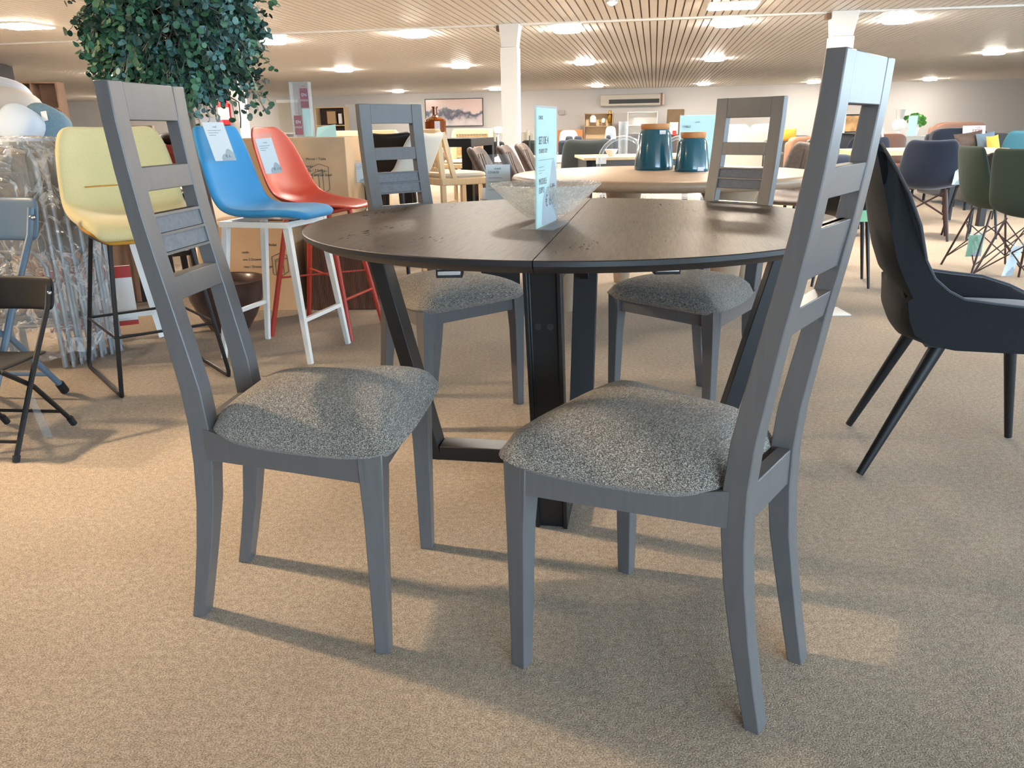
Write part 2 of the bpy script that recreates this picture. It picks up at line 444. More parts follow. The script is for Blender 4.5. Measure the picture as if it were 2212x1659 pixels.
wallbox('wall_back', U0 - .2, V1, U1 + .2, V1 + .2)
wallbox('wall_left', U0 - .2, V0, U0, V1)
# glazed walls: right side and behind the camera; sill, header, piers
def glazed(side, lo, hi, openings, z0=.25, z1=2.35):
    mb = MB()
    def seg(a, b, za, zb):
        if side == 'right': P = [(U1, a), (U1 + .2, a), (U1 + .2, b), (U1, b)]
        else: P = [(a, V0 - .2), (b, V0 - .2), (b, V0), (a, V0)]
        mb.hexa([ruv(p[0], p[1], za) for p in P] + [ruv(p[0], p[1], zb) for p in P])
    seg(lo, hi, 0, z0); seg(lo, hi, z1, HC + .05); c = lo
    for a, b in openings: seg(c, a, z0, z1); c = b
    seg(c, hi, z0, z1)
    struct(mb.build('wall_' + side, m_wall, smooth=False))
    for i, (a, b) in enumerate(openings):
        fr = MB(); n = max(2, int((b - a) / 2.2))
        def bar(a0, a1, za, zb):
            if side == 'right': P = [(U1 + .05, a0), (U1 + .12, a0), (U1 + .12, a1), (U1 + .05, a1)]
            else: P = [(a0, V0 - .12), (a1, V0 - .12), (a1, V0 - .05), (a0, V0 - .05)]
            fr.hexa([ruv(p[0], p[1], za) for p in P] + [ruv(p[0], p[1], zb) for p in P])
        for j in range(n + 1):
            x = a + (b - a) * j / n; bar(x - .03, x + .03, z0, z1)
        bar(a, b, z0, z0 + .06); bar(a, b, z1 - .06, z1)
        struct(fr.build('window_%d' % (len([o for o in bpy.data.objects if o.name.startswith('window_')]) + 1), m_white, smooth=False))
        L = bpy.data.lights.new('sky_portal', 'AREA'); L.shape = 'RECTANGLE'; L.size = b - a; L.size_y = z1 - z0; L.cycles.is_portal = True
        lo_ = bpy.data.objects.new('sky_portal', L); COL.objects.link(lo_)
        mid = ruv(U1 + .02, (a + b) / 2, (z0 + z1) / 2) if side == 'right' else ruv((a + b) / 2, V0 - .02, (z0 + z1) / 2)
        inn = ruv(-1, 0) if side == 'right' else ruv(0, 1)
        lo_.matrix_world = frame_matrix(mid, inn.cross(Vector((0, 0, 1))) * -1 if False else Vector((0, 0, 1)).cross(-inn), (0, 0, 1))


glazed('right', V0, V1, [(-3.8, 8.0), (11.0, 20.0)])
glazed('front', U0, U1, [(1.2, 8.0), (8.6, 15.4)])
# far left: slate partition wall
pA, pB = Vector((-10.4, 15.0, 0)), Vector((-11.62, 20.2, 0)); nn = Vector((-.97, -.23, 0)) * .15
struct(MB().hexa([pA, pB, pB + nn, pA + nn] + [q + Vector((0, 0, HC - .02)) for q in (pA, pB, pB + nn, pA + nn)]).build('wall_partition', m_dark, smooth=False))


def on_v(px, py, V):
    a, b = px - 1106, py - 829.5; d = fwd + rt * (a / FPX) - up * (b / FPX); t = V / d.dot(Vector((rs, rc, 0)))
    return Vector((0, 0, CH)) + d * t


def column(u0, v0, w, name):
    c = ruv(u0, v0); r = root(name, c, rz=-RA); r['kind'] = 'structure'
    MB().box((-w / 2, -w / 2, 0), (w / 2, w / 2, 2.25)).build('shaft', m_colm, r, bevel=.01)
    mb = MB(); h = w / 2
    mb.hexa([(-h * .9, -h * .9, 2.25), (h * .9, -h * .9, 2.25), (h * .9, h * .9, 2.25), (-h * .9, h * .9, 2.25), (-h * 1.15, -h, HC), (h * 1.25, -h, HC), (h * 1.25, h, HC), (-h * 1.15, h, HC)])
    mb.build('capital', m_colm, r, bevel=.01)
    MB().box((-h * 1.5, -h * .6, HC - .1), (-h * 1.15, h * .6, HC - .02)).build('bracket', m_plen, r)
    return r


def inv_ruv(p): return (p.x * rc - p.y * rs, p.x * rs + p.y * rc)


for i, (px, py, w) in enumerate(((1104, 60, .28), (1801, 38, .33), (504, 100, .36))):
    q = on_v(px, 230, VS); uu, vv = inv_ruv(q); column(uu, VS + .0, w, 'column_%d' % (i + 1))

# ---------------------------------------------------------------- ceiling lamps
lamp0 = root('ceiling_lamp', (0, 0, HC), label='x', cat='lamp', group='round white ceiling lamps')
mb = MB(); mb.lathe([(.20, 0), (.205, -.012), (.19, -.015)], 32); mb.build('rim', m_white, lamp0)
mb = MB(); mb.lathe([(.215, -.012), (.232, -.02), (.232, -.045), (.215, -.056), (.001, -.058)], 32, cap=False); mb.build('diffuser', m_lampg, lamp0)
lamps = [(590, 95, 'round ceiling lamp just right of the tree foliage'), (895, 80, 'round ceiling lamp left of the central column near the ceiling strip'),
         (1225, 70, 'round ceiling lamp right beside the central column top'), (1573, 57, 'round ceiling lamp under the strip below the square light panel'),
         (1940, 50, 'large round ceiling lamp near the right column top'), (743, 155, 'round ceiling lamp above the clear stock sign on the box'),
         (995, 147, 'round ceiling lamp above the mountain picture in middle row'), (1263, 140, 'middle-row round ceiling lamp right of central column'),
         (1543, 132, 'middle-row round ceiling lamp above the rear right grey chair'), (2147, 118, 'round ceiling lamp farthest right in the photo'),
         (465, 210, 'far round ceiling lamp left of the fire extinguisher'), (860, 200, 'far round ceiling lamp above the rear left grey chair'),
         (1070, 195, 'far round ceiling lamp touching the central column left side'), (1290, 188, 'far round ceiling lamp above the air conditioner'),
         (1520, 184, 'far round ceiling lamp right of the air conditioner'), (1757, 180, 'far round ceiling lamp left of the tall right chair back'),
         (2009, 174, 'far round ceiling lamp right of the tall right chair back')]
for i, (px, py, lb) in enumerate(lamps):
    p = G(px, py, HC - .06); p.z = HC
    if i == 0: lamp0.location = p; lamp0['label'] = lb
    else: dup(lamp0, p, label=lb)
for i, (x, y) in enumerate(((-8.0, 8.8), (-5.4, 8.4), (-2.8, 8.0), (-.2, 7.6), (2.4, 7.2), (5.0, 6.8), (7.6, 6.4))):  # extra row out of view, added to brighten the middle of the floor
    dup(lamp0, (x, y, HC), label='added unseen ceiling lamp overhead near the dining set', group='added overhead lamps outside the picture')
for x, y in ((-7.5, 23.0), (-10.6, 23.4), (-6.9, 15.8), (-16.9, 36.6)):  # added out of sight to lift the dark left wall and ceiling
    dup(lamp0, (x, y, HC), label='added round ceiling lamp hidden behind the dense tree foliage', group='added ceiling lamps behind the tree')
for x, y in ((-13.5, 13.0), (-17, 21), (-22, 27.5), (-22.5, 34)):  # more unseen lamps, added to brighten the far left of the hall
    dup(lamp0, (x, y, HC), label='added unseen ceiling lamp beyond the left picture edge', group='added ceiling lamps beyond the left edge')
# square panels
pan = root('light_panel', (0, 0, HC), rz=-RA, label='square glowing ceiling light panel at the top right of centre', cat='lamp')
MB().box((-.34, -.34, -.02), (.34, .34, 0)).build('frame', m_white, pan)
MB().box((-.31, -.31, -.03), (.31, .31, -.021)).build('diffuser', m_panel, pan)
q = G(1583, 13, HC - .02); pan.location = (q.x, q.y, HC)
q = G(45, 57, HC - .02); dup(pan, (q.x, q.y, HC), rz=-RA, label='square glowing ceiling light panel at the far upper left')
# small spots
def spot(px, py, lb, loc=None, big=False):
    q = Vector(loc) if loc else G(px, py, HC - .16); r = root('spot_lamp', (q.x, q.y, HC), label=lb, cat='lamp', group=None if not big else 'overhead spots outside the picture')
    MB().tube([(0, 0, 0), (0, 0, -.06)], .02).build('stem', m_white, r)
    MB().lathe([(.03, -.05), (.075, -.09), (.075, -.17), (.065, -.17), (.065, -.12)], 20).build('head', m_chrome, r)
    MB().ell((0, 0, -.15), (.06, .06, .05)).build('bulb', m_bulb, r)
    return r
spot(232, 66, 'small bare ceiling spot beside the left edge of tree foliage'); spot(1322, 4, 'small star-bright ceiling spot at the top centre')
def key(loc, aim, watts, size=.12, cone=95, col=(1, .74, .48)):
    spot(0, 0, 'warm ceiling spot overhead shining on the dining set', loc=loc, big=True)
    L = bpy.data.lights.new('spot_beam', 'SPOT'); L.energy = watts; L.color = col; L.shadow_soft_size = size; L.spot_size = R(cone); L.spot_blend = .6
    o = bpy.data.objects.new('spot_beam', L); COL.objects.link(o); o.location = (loc[0], loc[1], HC - .24)
    o.rotation_euler = (Vector(aim) - o.location).to_track_quat('-Z', 'Y').to_euler()
key((-3.0, 2.65), (-.85, 1.30, .2), KEYW * 20, .07, 62)
key((1.3, 5.2), (.6, 2.6, 0), KEYW * 1.3, .1)
key((-4.7, 3.0), (-1.9, 3.4, .5), KEYW * 20, .1, 60)

# ================================================================ DINING SET
def dining_chair(x, y, rz, label):
    r = root('dining_chair', (x, y, 0), rz=rz, label=label, cat='chair', group='grey ladder-back chairs round the table')
    # front face curve of the back posts (z, y)
    F = [(0, -.2061), (.08, -.188), (.17, -.168), (.27, -.150), (.36, -.140), (.44, -.138), (.52, -.145), (.60, -.160), (.6921, -.178), (.7777, -.1953), (.8554, -.2095), (.9425, -.2216), (1.0261, -.2306), (1.0941, -.2345)]
    D = [.028, .030, .034, .038, .041, .042, .041, .038, .034, .032, .030, .029, .028, .028]
    zz = np.array([a[0] for a in F]); yy = np.array([a[1] for a in F])
    yf = lambda z: float(np.interp(z, zz, yy))
    for s in (-1, 1):
        mb = MB(); rings = []
        for (z, y_), d in zip(F, D):
            i_, o_ = (.0948, .1344) if z < .2 else (.0885, .1346)
            rings.append([(s * i_, y_, z), (s * o_, y_, z), (s * o_, y_ - d, z), (s * i_, y_ - d, z)][::s])
        mb.loft(rings).build('back_post', m_greyw, r, bevel=.002)
        mb = MB(); a = .049; rings = []
        for z, ox, fy, w in ((0, .2256, .2279, .0298), (.30, .2240, .236, .040), (.37, .2236, .239, .046), (.432, .2232, .2406, .049)):
            rings.append([(s * (ox - w), fy - w, z), (s * ox, fy - w, z), (s * ox, fy, z), (s * (ox - w), fy, z)][::s])
        mb.loft(rings).build('leg', m_greyw, r, bevel=.002)
        # side rail with dipped top
        mb = MB(); n = 10; rings = []
        for i in range(n + 1):
            t = i / n; px = s * (.125 + (.214 - .125) * t); py = -.150 + (.205 + .150) * t
            zt = .438 - .022 * math.sin(math.pi * t) ; zb = .372
            rings.append([(px - .010, py, zb), (px + .010, py, zb), (px + .010, py, zt), (px - .010, py, zt)])
        mb.loft(rings).build('side_rail', m_greyw, r)
    MB().box((-.18, .205, .372), (.18, .226, .430)).build('front_rail', m_greyw, r, bevel=.002)
    MB().box((-.0885, -.176, .3735), (.0885, -.152, .4418)).build('back_rail', m_greyw, r, bevel=.002)
    def rail(z0, z1, name, inset=.003, th=.022, mat=m_greyw):
        mb = MB(); n = 4; rings = []
        for i in range(n + 1):
            z = z0 + (z1 - z0) * i / n; y_ = yf(z) - inset
            rings.append([(-.0885, y_, z), (.0885, y_, z), (.0885, y_ - th, z), (-.0885, y_ - th, z)])
        return mb.loft(rings).build(name, mat, r, bevel=.0015)
    rail(1.0261, 1.0936, 'crest_rail', .0008, .0264); rail(.8984, .9425, 'slat', .0015, .0255); rail(.6921, .7364, 'slat', .0015, .028)
    pn = rail(.7777, .8554, 'panel_slat', .008, .018)
    for z0, z1 in ((.7777, .7825), (.8140, .8190), (.8505, .8554)):
        mb = MB(); mb.hexa([(-.0885, yf(z0) - .018, z0), (.0885, yf(z0) - .018, z0), (.0885, yf(z0) - .001, z0), (-.0885, yf(z0) - .001, z0), (-.0885, yf(z1) - .018, z1), (.0885, yf(z1) - .018, z1), (.0885, yf(z1) - .001, z1), (-.0885, yf(z1) - .001, z1)])
        mb.build('moulding', m_greyw, pn)
    for z0, z1 in ((.7832, .8134), (.8197, .8499)):
        mb = MB(); ya, yb = yf(z0) - .0075, yf(z1) - .0075
        mb.hexa([(-.088, ya - .002, z0), (.088, ya - .002, z0), (.088, ya + .0022, z0), (-.088, ya + .0022, z0), (-.088, yb - .002, z1), (.088, yb - .002, z1), (.088, yb + .0022, z1), (-.088, yb + .0022, z1)])
        mb.build('felt_inlay', m_greyp, pn)
    # seat pad
    n = 26; top = []; bot = []
    for i in range(n + 1):
        t = -1 + 2 * i / n; rt_, rb_ = [], []
        for j in range(n + 1):
            s = -1 + 2 * j / n
            q = 7.5; k = (abs(s) ** q + abs(t) ** q) ** (1 / q); mx = max(abs(s), abs(t), 1e-9); kk = mx / max(k, 1e-9)
            ss, t2 = s * kk, t * kk
            hy = t2 * .203 + .063; hw = .150 + (.249 - .150) * (t2 + 1) / 2
            e = max(0, 1 - mx ** 3.2) ** .62; sag = -.016 * (1 - t2 * t2) * (abs(ss) ** 3)
            yb = .010 * (1 - ss * ss) * max(0, t2) ** 3
            rt_.append((ss * hw, hy + yb, .438 + sag + .072 * e)); rb_.append((ss * hw * (1 - .03 * (1 - mx)), hy + yb, .438 + sag - .024 * min(1, (1 - mx) * 9) ** .6))
        top.append(rt_); bot.append(rb_[::-1])
    mb = MB(); mb.grid(top); mb.grid(bot); mb.build('seat_cushion', m_seat, r, ang=75)
    return r


dining_chair(-.4553, 1.612, -1.685, 'grey ladder-back dining chair at front left with brownish seat, facing right')
dining_chair(.3077, 1.3685, .9288, 'grey ladder-back dining chair at front right, nearest the camera, back turned')
dining_chair(-.2746, 2.9161, 3.8448, 'grey ladder-back dining chair behind the table at left, beside red stool')
dining_chair(.68, 2.8306, 2.3018, 'dark-looking ladder-back dining chair behind the table at right by teal jars')

TC = Vector((.176, 2.32, 0)); TR = .747; TZ = .75
sd = Vector((.176, .984, 0)).normalized(); sang = math.atan2(sd.y, sd.x)
tb = root('dining_table', TC, rz=sang, label='large round dark oak dining table with black metal legs', cat='table')
# local x along the seam
for s in (-1, 1):
    n = 72; outl = [(math.cos(math.pi * i / n), s * math.sin(math.pi * i / n)) for i in range(n + 1)]
    def ring(rad, z): return [(a * rad, b * rad + s * .0012 if abs(b) > 1e-6 else s * .0012, z) for a, b in outl][::s]
    mb = MB().loft([ring(.718, TZ - .030), ring(.738, TZ - .020), ring(TR, TZ - .012), ring(TR, TZ - .002), ring(TR - .002, TZ)])
    mb.m = [1] * (len(mb.m) - 1) + [0]
    mb.build('table_leaf', [m_oak, m_edge], tb, ang=25)
def leg(sgn, ax):
    """slanting channel leg; ax 0 along seam (x), 1 across (y)"""
    A = Vector((1, 0, 0)) if ax == 0 else Vector((0, 1, 0)); B = Vector((0, 1, 0)) if ax == 0 else Vector((1, 0, 0))
    top = A * sgn * (.60) + Vector((0, 0, TZ - .032)); bt = A * sgn * .425 + Vector((0, 0, .0))
    mb = MB(); t = (top - bt); out = (A * sgn + Vector((0, 0, .2))).normalized()
    def sec(p, q): return [p + B * q[0] + A * sgn * q[1] for q in ((-.042, -.022), (.042, -.022), (.042, .022), (.030, .022), (.028, .010), (-.028, .010), (-.030, .022), (-.042, .022))]
    mb.loft([sec(bt, 0) if False else [bt + B * q[0] + A * sgn * q[1] for q in PR], [top + B * q[0] + A * sgn * q[1] for q in PR]])
    lg = mb.build('leg', m_blk, tb, bevel=.002)
    for s in (-1, 1):
        p = bt.lerp(top, .80) + B * s * .014 + A * sgn * .012
        MB().lathe([(.008, 0), (.008, .002), (.006, .003)], 12).build('bolt', m_blk, lg, M=frame_matrix(p, B, Vector((0, 0, 1))))
    return lg
PR = [(-.042, -.022), (.042, -.022), (.042, .022), (.032, .022), (.030, .010), (-.030, .010), (-.032, .022), (-.042, .022)]
for ax in (0, 1):
    for sg in (-1, 1): leg(sg, ax)
MB().box((-.41, -.042, 0), (.41, .042, .045)).build('foot_bar', m_blk, tb, bevel=.003)
MB().box((-.042, -.41, 0.0005), (.042, .41, .0455)).build('foot_bar', m_blk, tb, bevel=.003)
MB().box((-.56, -.03, TZ - .085), (.56, .03, TZ - .033)).build('top_beam', m_blk, tb, bevel=.002)
MB().box((-.03, -.60, TZ - .084), (.03, .60, TZ - .034)).build('top_beam', m_blk, tb, bevel=.002)
for sg in (-1, 1):
    MB().sweep([(sg * .48, 0, .50), (sg * .30, 0, TZ - .06)], (0, 1, 0), .03, .018).build('brace', m_blk, tb)
for px in (972, 1437):
    q = at(px, 581, 1.82); lp = Matrix.Rotation(-sang, 4, 'Z') @ (q - TC)
    c = MB().box((-.03, -.028, -.017), (.03, .028, .02)); o = c.build('latch', m_blkp, tb, loc=(lp.x, lp.y, TZ - .0515), bevel=.002)
    o.rotation_euler = (0, 0, -sang)
    MB().box((-.026, -.034, -.010), (.026, -.028, 0)).build('latch_plate', m_chrome, o, bevel=.001)
    mb = MB()
    for k in range(4): mb.box((-.026 + k * .0135, -.033, .003), (-.015 + k * .0135, -.028, .012))
    mb.build('latch_teeth', m_chrome, o)

# glass bowl
bc = (at(1060, 402, 2.34) + at(1296, 402, 2.34)) / 2
bw = root('glass_bowl', (bc.x, bc.y, TZ), label='wide ripple-textured clear glass bowl on the dining table', cat='bowl')
pr = [(.001, .001), (.03, .001), (.05, .006), (.075, .022), (.10, .045), (.13, .072), (.158, .098), (.160, .101), (.157, .102), (.128, .079), (.098, .052), (.073, .030), (.048, .014), (.001, .010)]
MB().lathe(pr, 96).build('bowl', m_glass, bw, ang=60)
# acrylic sign holder with mint sheet
sl, s2 = G(1157.7, 497.2, TZ + .001), G(1201.7, 477, TZ + .001); dv = (s2 - sl); wS = .212; dv.z = 0; dv.normalize()
ce = (sl + s2) / 2; sh = root('sign_holder', (ce.x, ce.y, TZ), face=(-dv.y, dv.x), label='tall clear acrylic price sign with mint sheet standing on the dining table', cat='sign')
H = .300
MB().box((-wS / 2, -.004, .003), (wS / 2, -.002, H + .006)).box((-wS / 2, .002, .003), (wS / 2, .004, H + .006)).box((-wS / 2 - .0015, -.004, .003), (-wS / 2, .004, H + .006)).build('acrylic_sleeve', m_acry, sh, smooth=False)
MB().hexa([(-wS / 2, -.045, .0005), (wS / 2, -.045, .0005), (wS / 2, .045, .0005), (-wS / 2, .045, .0005), (-wS / 2, -.045, .003), (wS / 2, -.045, .003), (wS / 2, .045, .003), (-wS / 2, .045, .003)]).build('acrylic_foot', m_acry, sh, smooth=False)
ms = MB().box((-.105, -.0012, .004), (.105, .0012, H)).build('mint_sheet', m_mint, sh, smooth=False)
fx, uz = (1, 0, 0), (0, 0, 1)
Y_ = -.0016
bl = [(-.04, .004)] + [(-.058 + .004 * k, .010 + .016 * k) for k in range(5)] + [(-.030, .085), (-.005, .098), (.020, .108), (.036, .128), (.050, .160), (.062, .172), (.074, .172), (.086, .160), (.104, .135), (.105, .004)]
mb = MB(); mb.add([(a, Y_, b) for a, b in bl], [tuple(range(len(bl)))]); mb.build('grey_shape', m_blob, ms, smooth=False)
for body, sz, x, z, sx, mt in (('CRACK', .013, -.085, .272, 1, m_ink), ('SET DE 4', .027, -.085, .212, .95, m_inkd), ('CHAISES CITY', .015, -.085, .190, .95, m_ink), ('MODELE', .022, -.085, .112, .95, m_ink), ('EXPO', .022, -.085, .090, 1, m_ink), ('€ 899', .020, .030, .094, 1, m_inkd), ('€ 699', .042, -.020, .052, 1, m_inkd)):
    text(body, sz, (x, Y_ - .0004, z), fx, uz, mt, ms, sx)
for z, w in ((.155, .05), (.146, .06), (.140, .03), (.172, .16)):
    MB().box((-.085, Y_ - .0004, z), (-.085 + w, Y_, z + .0010)).build('text_line', m_ink, ms, smooth=False)
MB().box((.028, Y_ - .0008, .099), (.088, Y_ - .0005, .101)).build('price_strike', m_inkd, ms, smooth=False)

# ================================================================ RIGHT ARMCHAIR
f_ = Vector((.96, -.28, 0)).normalized(); rr_ = Vector((f_.y, -f_.x, 0))
ac = root('armchair', (1.345, 2.305, 0), face=f_, label='charcoal velvet armchair with tall tapering back at the right edge', cat='chair')
# closed body: the same outline of back, neck, bulge and arm lofted from side to side; (y, z, half width, centre y, centre z)
AO = [(-.305, .943, .05, -.330, .943), (-.320, .948, .05, -.338, .948), (-.344, .917, .13, -.355, .917), (-.348, .880, .17, -.362, .880), (-.342, .818, .21, -.360, .818), (-.325, .722, .235, -.347, .722),
      (-.305, .648, .24, -.327, .648), (-.283, .603, .235, -.302, .603), (-.238, .556, .225, -.254, .556), (-.255, .536, .24, -.274, .532), (-.259, .486, .25, -.282, .486), (-.241, .445, .25, -.262, .445), (-.200, .419, .25, -.21, .417),
      (-.135, .408, .25, -.135, .405), (.09, .408, .25, .09, .405), (.21, .413, .25, .225, .410), (.25, .438, .25, .272, .432), (.235, .475, .25, .265, .452), (.17, .505, .25, .20, .462), (.09, .530, .25, .09, .466), (0, .538, .25, 0, .464),
      (-.069, .546, .25, -.10, .460), (-.109, .566, .247, -.165, .470), (-.146, .597, .242, -.20, .53), (-.172, .645, .235, -.225, .60), (-.196, .736, .23, -.248, .72), (-.231, .818, .21, -.278, .81), (-.262, .876, .175, -.302, .87), (-.287, .922, .12, -.319, .915)]
B2 = []
for i, (y, z, w, yc, zc) in enumerate(AO):
    if i <= 13:
        q = w / .25 * (1 if i < 4 else 1.05); B2.append((y + .042 * q * (1.5 if i < 4 else 1.15 if i in (8, 9) else 1.4), z - (.012 if i == 8 else 0), w + (.012 if i == 8 else 0), y + .042 * q, zc - (.030 if i > 8 and i < 12 else .022 if i in (7, 8) else .012 if i < 14 else 0)))
    else: B2.append((y, z, w, yc, zc))
AO = B2; rings = []
for s_ in (-1, -.97, -.93, -.88, -.82, -.76, -.70, -.6, -.45, -.25, 0, .25, .45, .6, .70, .76, .82, .88, .93, .97, 1):
    t = abs(s_); kf = 0 if t > .85 else min(1, (.88 - t) / .16); kf = kf * kf * (3 - 2 * kf); kr = 1 - t ** 3; rg = []
    for i, (y, z, w, yc, zc) in enumerate(AO):
        k = kr if i <= 14 else kf; rg.append((s_ * w, y + (yc - y) * k, z + (zc - z) * k))
    rings.append(rg)
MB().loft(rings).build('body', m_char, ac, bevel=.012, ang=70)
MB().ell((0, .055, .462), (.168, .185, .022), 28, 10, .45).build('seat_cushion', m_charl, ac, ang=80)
for s_ in (-1, 1): MB().tube([(s_ * w * .985, y, z + .002) for y, z, w, yc, zc in AO[17:] + AO[:1]], .0045, 6).build('piping', m_charl, ac)
def loc_of(p): d = Vector(p) - ac.location; return Vector((d.dot(rr_), d.dot(f_), 0))
for p, tx, ty in (((1.031, 2.18), .15, -.085), ((1.166, 2.59), -.15, -.085), ((1.637, 2.453), -.17, .17), ((1.50, 2.05), .17, .17)):
    a = loc_of((*p, 0)); MB().tube([(tx, ty, .42), (a.x, a.y, .006)], [.021, .0115], 12).build('leg', m_blk, ac)
    MB().box((tx - .035, ty - .05, .398), (tx + .035, ty + .03, .41)).build('leg_plate', m_blk, ac)

# ================================================================ BAR STOOLS, LEFT
def tagcard(loc, right, upv, w, h, label, price, mat=m_paper, group=None, cat='price tag'):
    """printed card in a clear hanging sleeve; loc = lower left corner"""
    r_ = root('price_tag', loc, label=label, cat=cat, group=group)
    rgt = Vector(right).normalized(); u_ = Vector(upv).normalized(); n = rgt.cross(u_)
    P = lambda a, b, c=0: rgt * a + u_ * b + n * c
    MB().hexa([P(0, 0, -.001), P(w, 0, -.001), P(w, h, -.001), P(0, h, -.001), P(0, 0, .001), P(w, 0, .001), P(w, h, .001), P(0, h, .001)]).build('card', mat, r_, smooth=False)
    MB().hexa([P(-.003, -.003, .0015), P(w + .003, -.003, .0015), P(w + .003, h * 1.14, .0015), P(-.003, h * 1.14, .0015), P(-.003, -.003, .0022), P(w + .003, -.003, .0022), P(w + .003, h * 1.14, .0022), P(-.003, h * 1.14, .0022)]).build('clear_sleeve', m_acry, r_, smooth=False)
    mb = MB(); q = [(.35, 0), (.35, .08), (.45, .16), (.58, .18), (.66, .27), (.78, .31), (.9, .26), (1, .2), (1, 0)]
    mb.add([P(a * w, b * h, .0013) for a, b in q], [tuple(range(len(q)))]); mb.build('grey_shape', m_blob, r_, smooth=False)
    text('crack', h * .06, P(w * .4, h * .86, .0016), rgt, u_, m_inkd, r_)
    if price: text(price, h * .10, P(w * .55, h * .08, .0016), rgt, u_, m_inkd, r_)
    for k in range(3):
        MB().hexa([P(w * .12, h * (.78 - .06 * k), .0012), P(w * (.75 - .15 * k), h * (.78 - .06 * k), .0012), P(w * (.75 - .15 * k), h * (.79 - .06 * k), .0012), P(w * .12, h * (.79 - .06 * k), .0012), P(w * .12, h * (.78 - .06 * k), .0016), P(w * (.75 - .15 * k), h * (.78 - .06 * k), .0016), P(w * (.75 - .15 * k), h * (.79 - .06 * k), .0016), P(w * .12, h * (.79 - .06 * k), .0016)]).build('text_line', m_ink, r_, smooth=False)
    return r_


# yellow stool on a black sled frame
yf_ = Vector((.62, -.785, 0)).normalized()
ys = root('bar_stool', (-1.535, 3.345, 0), face=yf_, label='yellow upholstered bar stool on a black sled frame by plastic-wrapped stack', cat='stool')
shell('seat_shell', [(.235, .615, .20, .0), (.245, .645, .215, .005), (.16, .668, .235, .012), (.02, .660, .24, .03), (-.12, .665, .24, .05), (-.185, .71, .24, .06), (-.215, .80, .235, .06), (-.235, .91, .225, .05), (-.250, 1.0, .205, .035), (-.256, 1.035, .17, .02)], m_yel, ys, th=.05, sub=2)
shell('seat_underside', [(.215, .600, .17, 0), (.14, .625, .20, .01), (0, .622, .21, .02), (-.13, .628, .21, .04), (-.205, .675, .21, .05)], m_yel2, ys, th=.03, sub=2)
for y, z, w in ((-.192, .80, .14), (-.165, .70, .20), (-.12, .683, .21)):
    MB().tube([(-w, y + .045, z), (-w * .5, y + .012, z), (0, y + .004, z), (w * .5, y + .012, z), (w, y + .045, z)], .003, 6).build('seam', m_yel2, ys)
for s in (-1, 1):
    x = s * .215; MB().tube([(s * .15, .16, .60), (x, .245, .03), (x, .238, .010), (x, .215, .009), (x, -.29, .009), (x, -.315, .012), (x, -.32, .035), (s * .15, -.16, .60)], .009, 8).build('sled_frame', m_blk, ys)
    MB().tube([(s * .15, .16, .60), (s * .15, -.16, .60)], .010).build('seat_bar', m_blk, ys)
for y in (.16, -.16): MB().tube([(-.15, y, .60), (.15, y, .60)], .010).build('seat_bar', m_blk, ys)
MB().tube([(-.197, .215, .24), (.197, .215, .24)], .006).build('foot_rest', m_blk, ys); MB().tube([(-.195, -.27, .24), (.195, -.27, .24)], .006).build('foot_rest', m_blk, ys)
for s in (-1, 1): MB().tube([(s * .197, .215, .24), (s * .195, -.27, .24)], .006).build('foot_rest', m_blk, ys)

# blue stool, white square legs
bf = Vector((.962, -.274, 0)).normalized()
bs = root('bar_stool', (-1.075, 3.715, 0), face=bf, label='bright blue bar stool with white metal legs left of the table', cat='stool')
shell('seat_shell', [(.235, .640, .11, 0), (.225, .655, .15, 0), (.15, .668, .195, .006), (0, .650, .205, .018), (-.12, .648, .205, .03), (-.185, .69, .20, .035), (-.215, .78, .195, .03), (-.240, .90, .185, .025), (-.262, 1.0, .165, .018), (-.268, 1.035, .145, .01)], m_blue, bs, th=.035, sub=2)
for sx_ in (-1, 1):
    for sy_ in (-1, 1):
        MB().sweep([(sx_ * .15, sy_ * .15, .628), (sx_ * .185, sy_ * .225, 0)], (1, 0, 0), [.03, .022], [.03, .022]).build('leg', m_white, bs, bevel=.002)
    MB().box((sx_ * .165 - .013, -.17, .605), (sx_ * .165 + .013 - .02 * 0, .17, .63)).build('seat_bar', m_white, bs)
for sy_ in (-1, 1): MB().box((-.15, sy_ * .155 - .012, .605), (.15, sy_ * .155 + .012, .63)).build('seat_bar', m_white, bs)
for sy_ in (-1, 1):
    MB().box((-.17, sy_ * .205 - .009, .19), (.17, sy_ * .205 + .009, .208)).build('foot_rest', m_white, bs)
# red stool
rs_ = root('bar_stool', (-.965, 4.125, 0), face=bf, label='orange red plastic bar stool with red metal legs behind blue stool', cat='stool')
shell('seat_shell', [(.245, .640, .06, 0), (.235, .650, .13, 0), (.17, .655, .185, .008), (.03, .642, .215, .03), (-.10, .645, .225, .055), (-.175, .69, .225, .065), (-.215, .78, .215, .06), (-.245, .90, .200, .045), (-.268, .99, .165, .03), (-.275, 1.03, .10, .012)], m_redp, rs_, th=.014, sub=2)
for sx_ in (-1, 1):
    for sy_ in (-1, 1):
        MB().tube([(sx_ * .11, sy_ * .11, .64), (sx_ * .19, sy_ * .225, 0)], [.014, .012], 10).build('leg', m_redm, rs_)
MB().box((-.13, -.13, .615), (.13, .13, .64)).build('seat_plate', m_redm, rs_, bevel=.01)
q = lambda a, b, z: (a * (.11 + .08 * (1 - z / .64)), b * (.11 + .115 * (1 - z / .64)), z)
MB().tube([q(-1, -1, .30), q(1, 1, .30)], .005).build('cross_rod', m_redm, rs_); MB().tube([q(1, -1, .30), q(-1, 1, .30)], .005).build('cross_rod', m_redm, rs_)
MB().tube([q(-1, 1, .20), q(1, 1, .20)], .007).build('foot_rest', m_redm, rs_)
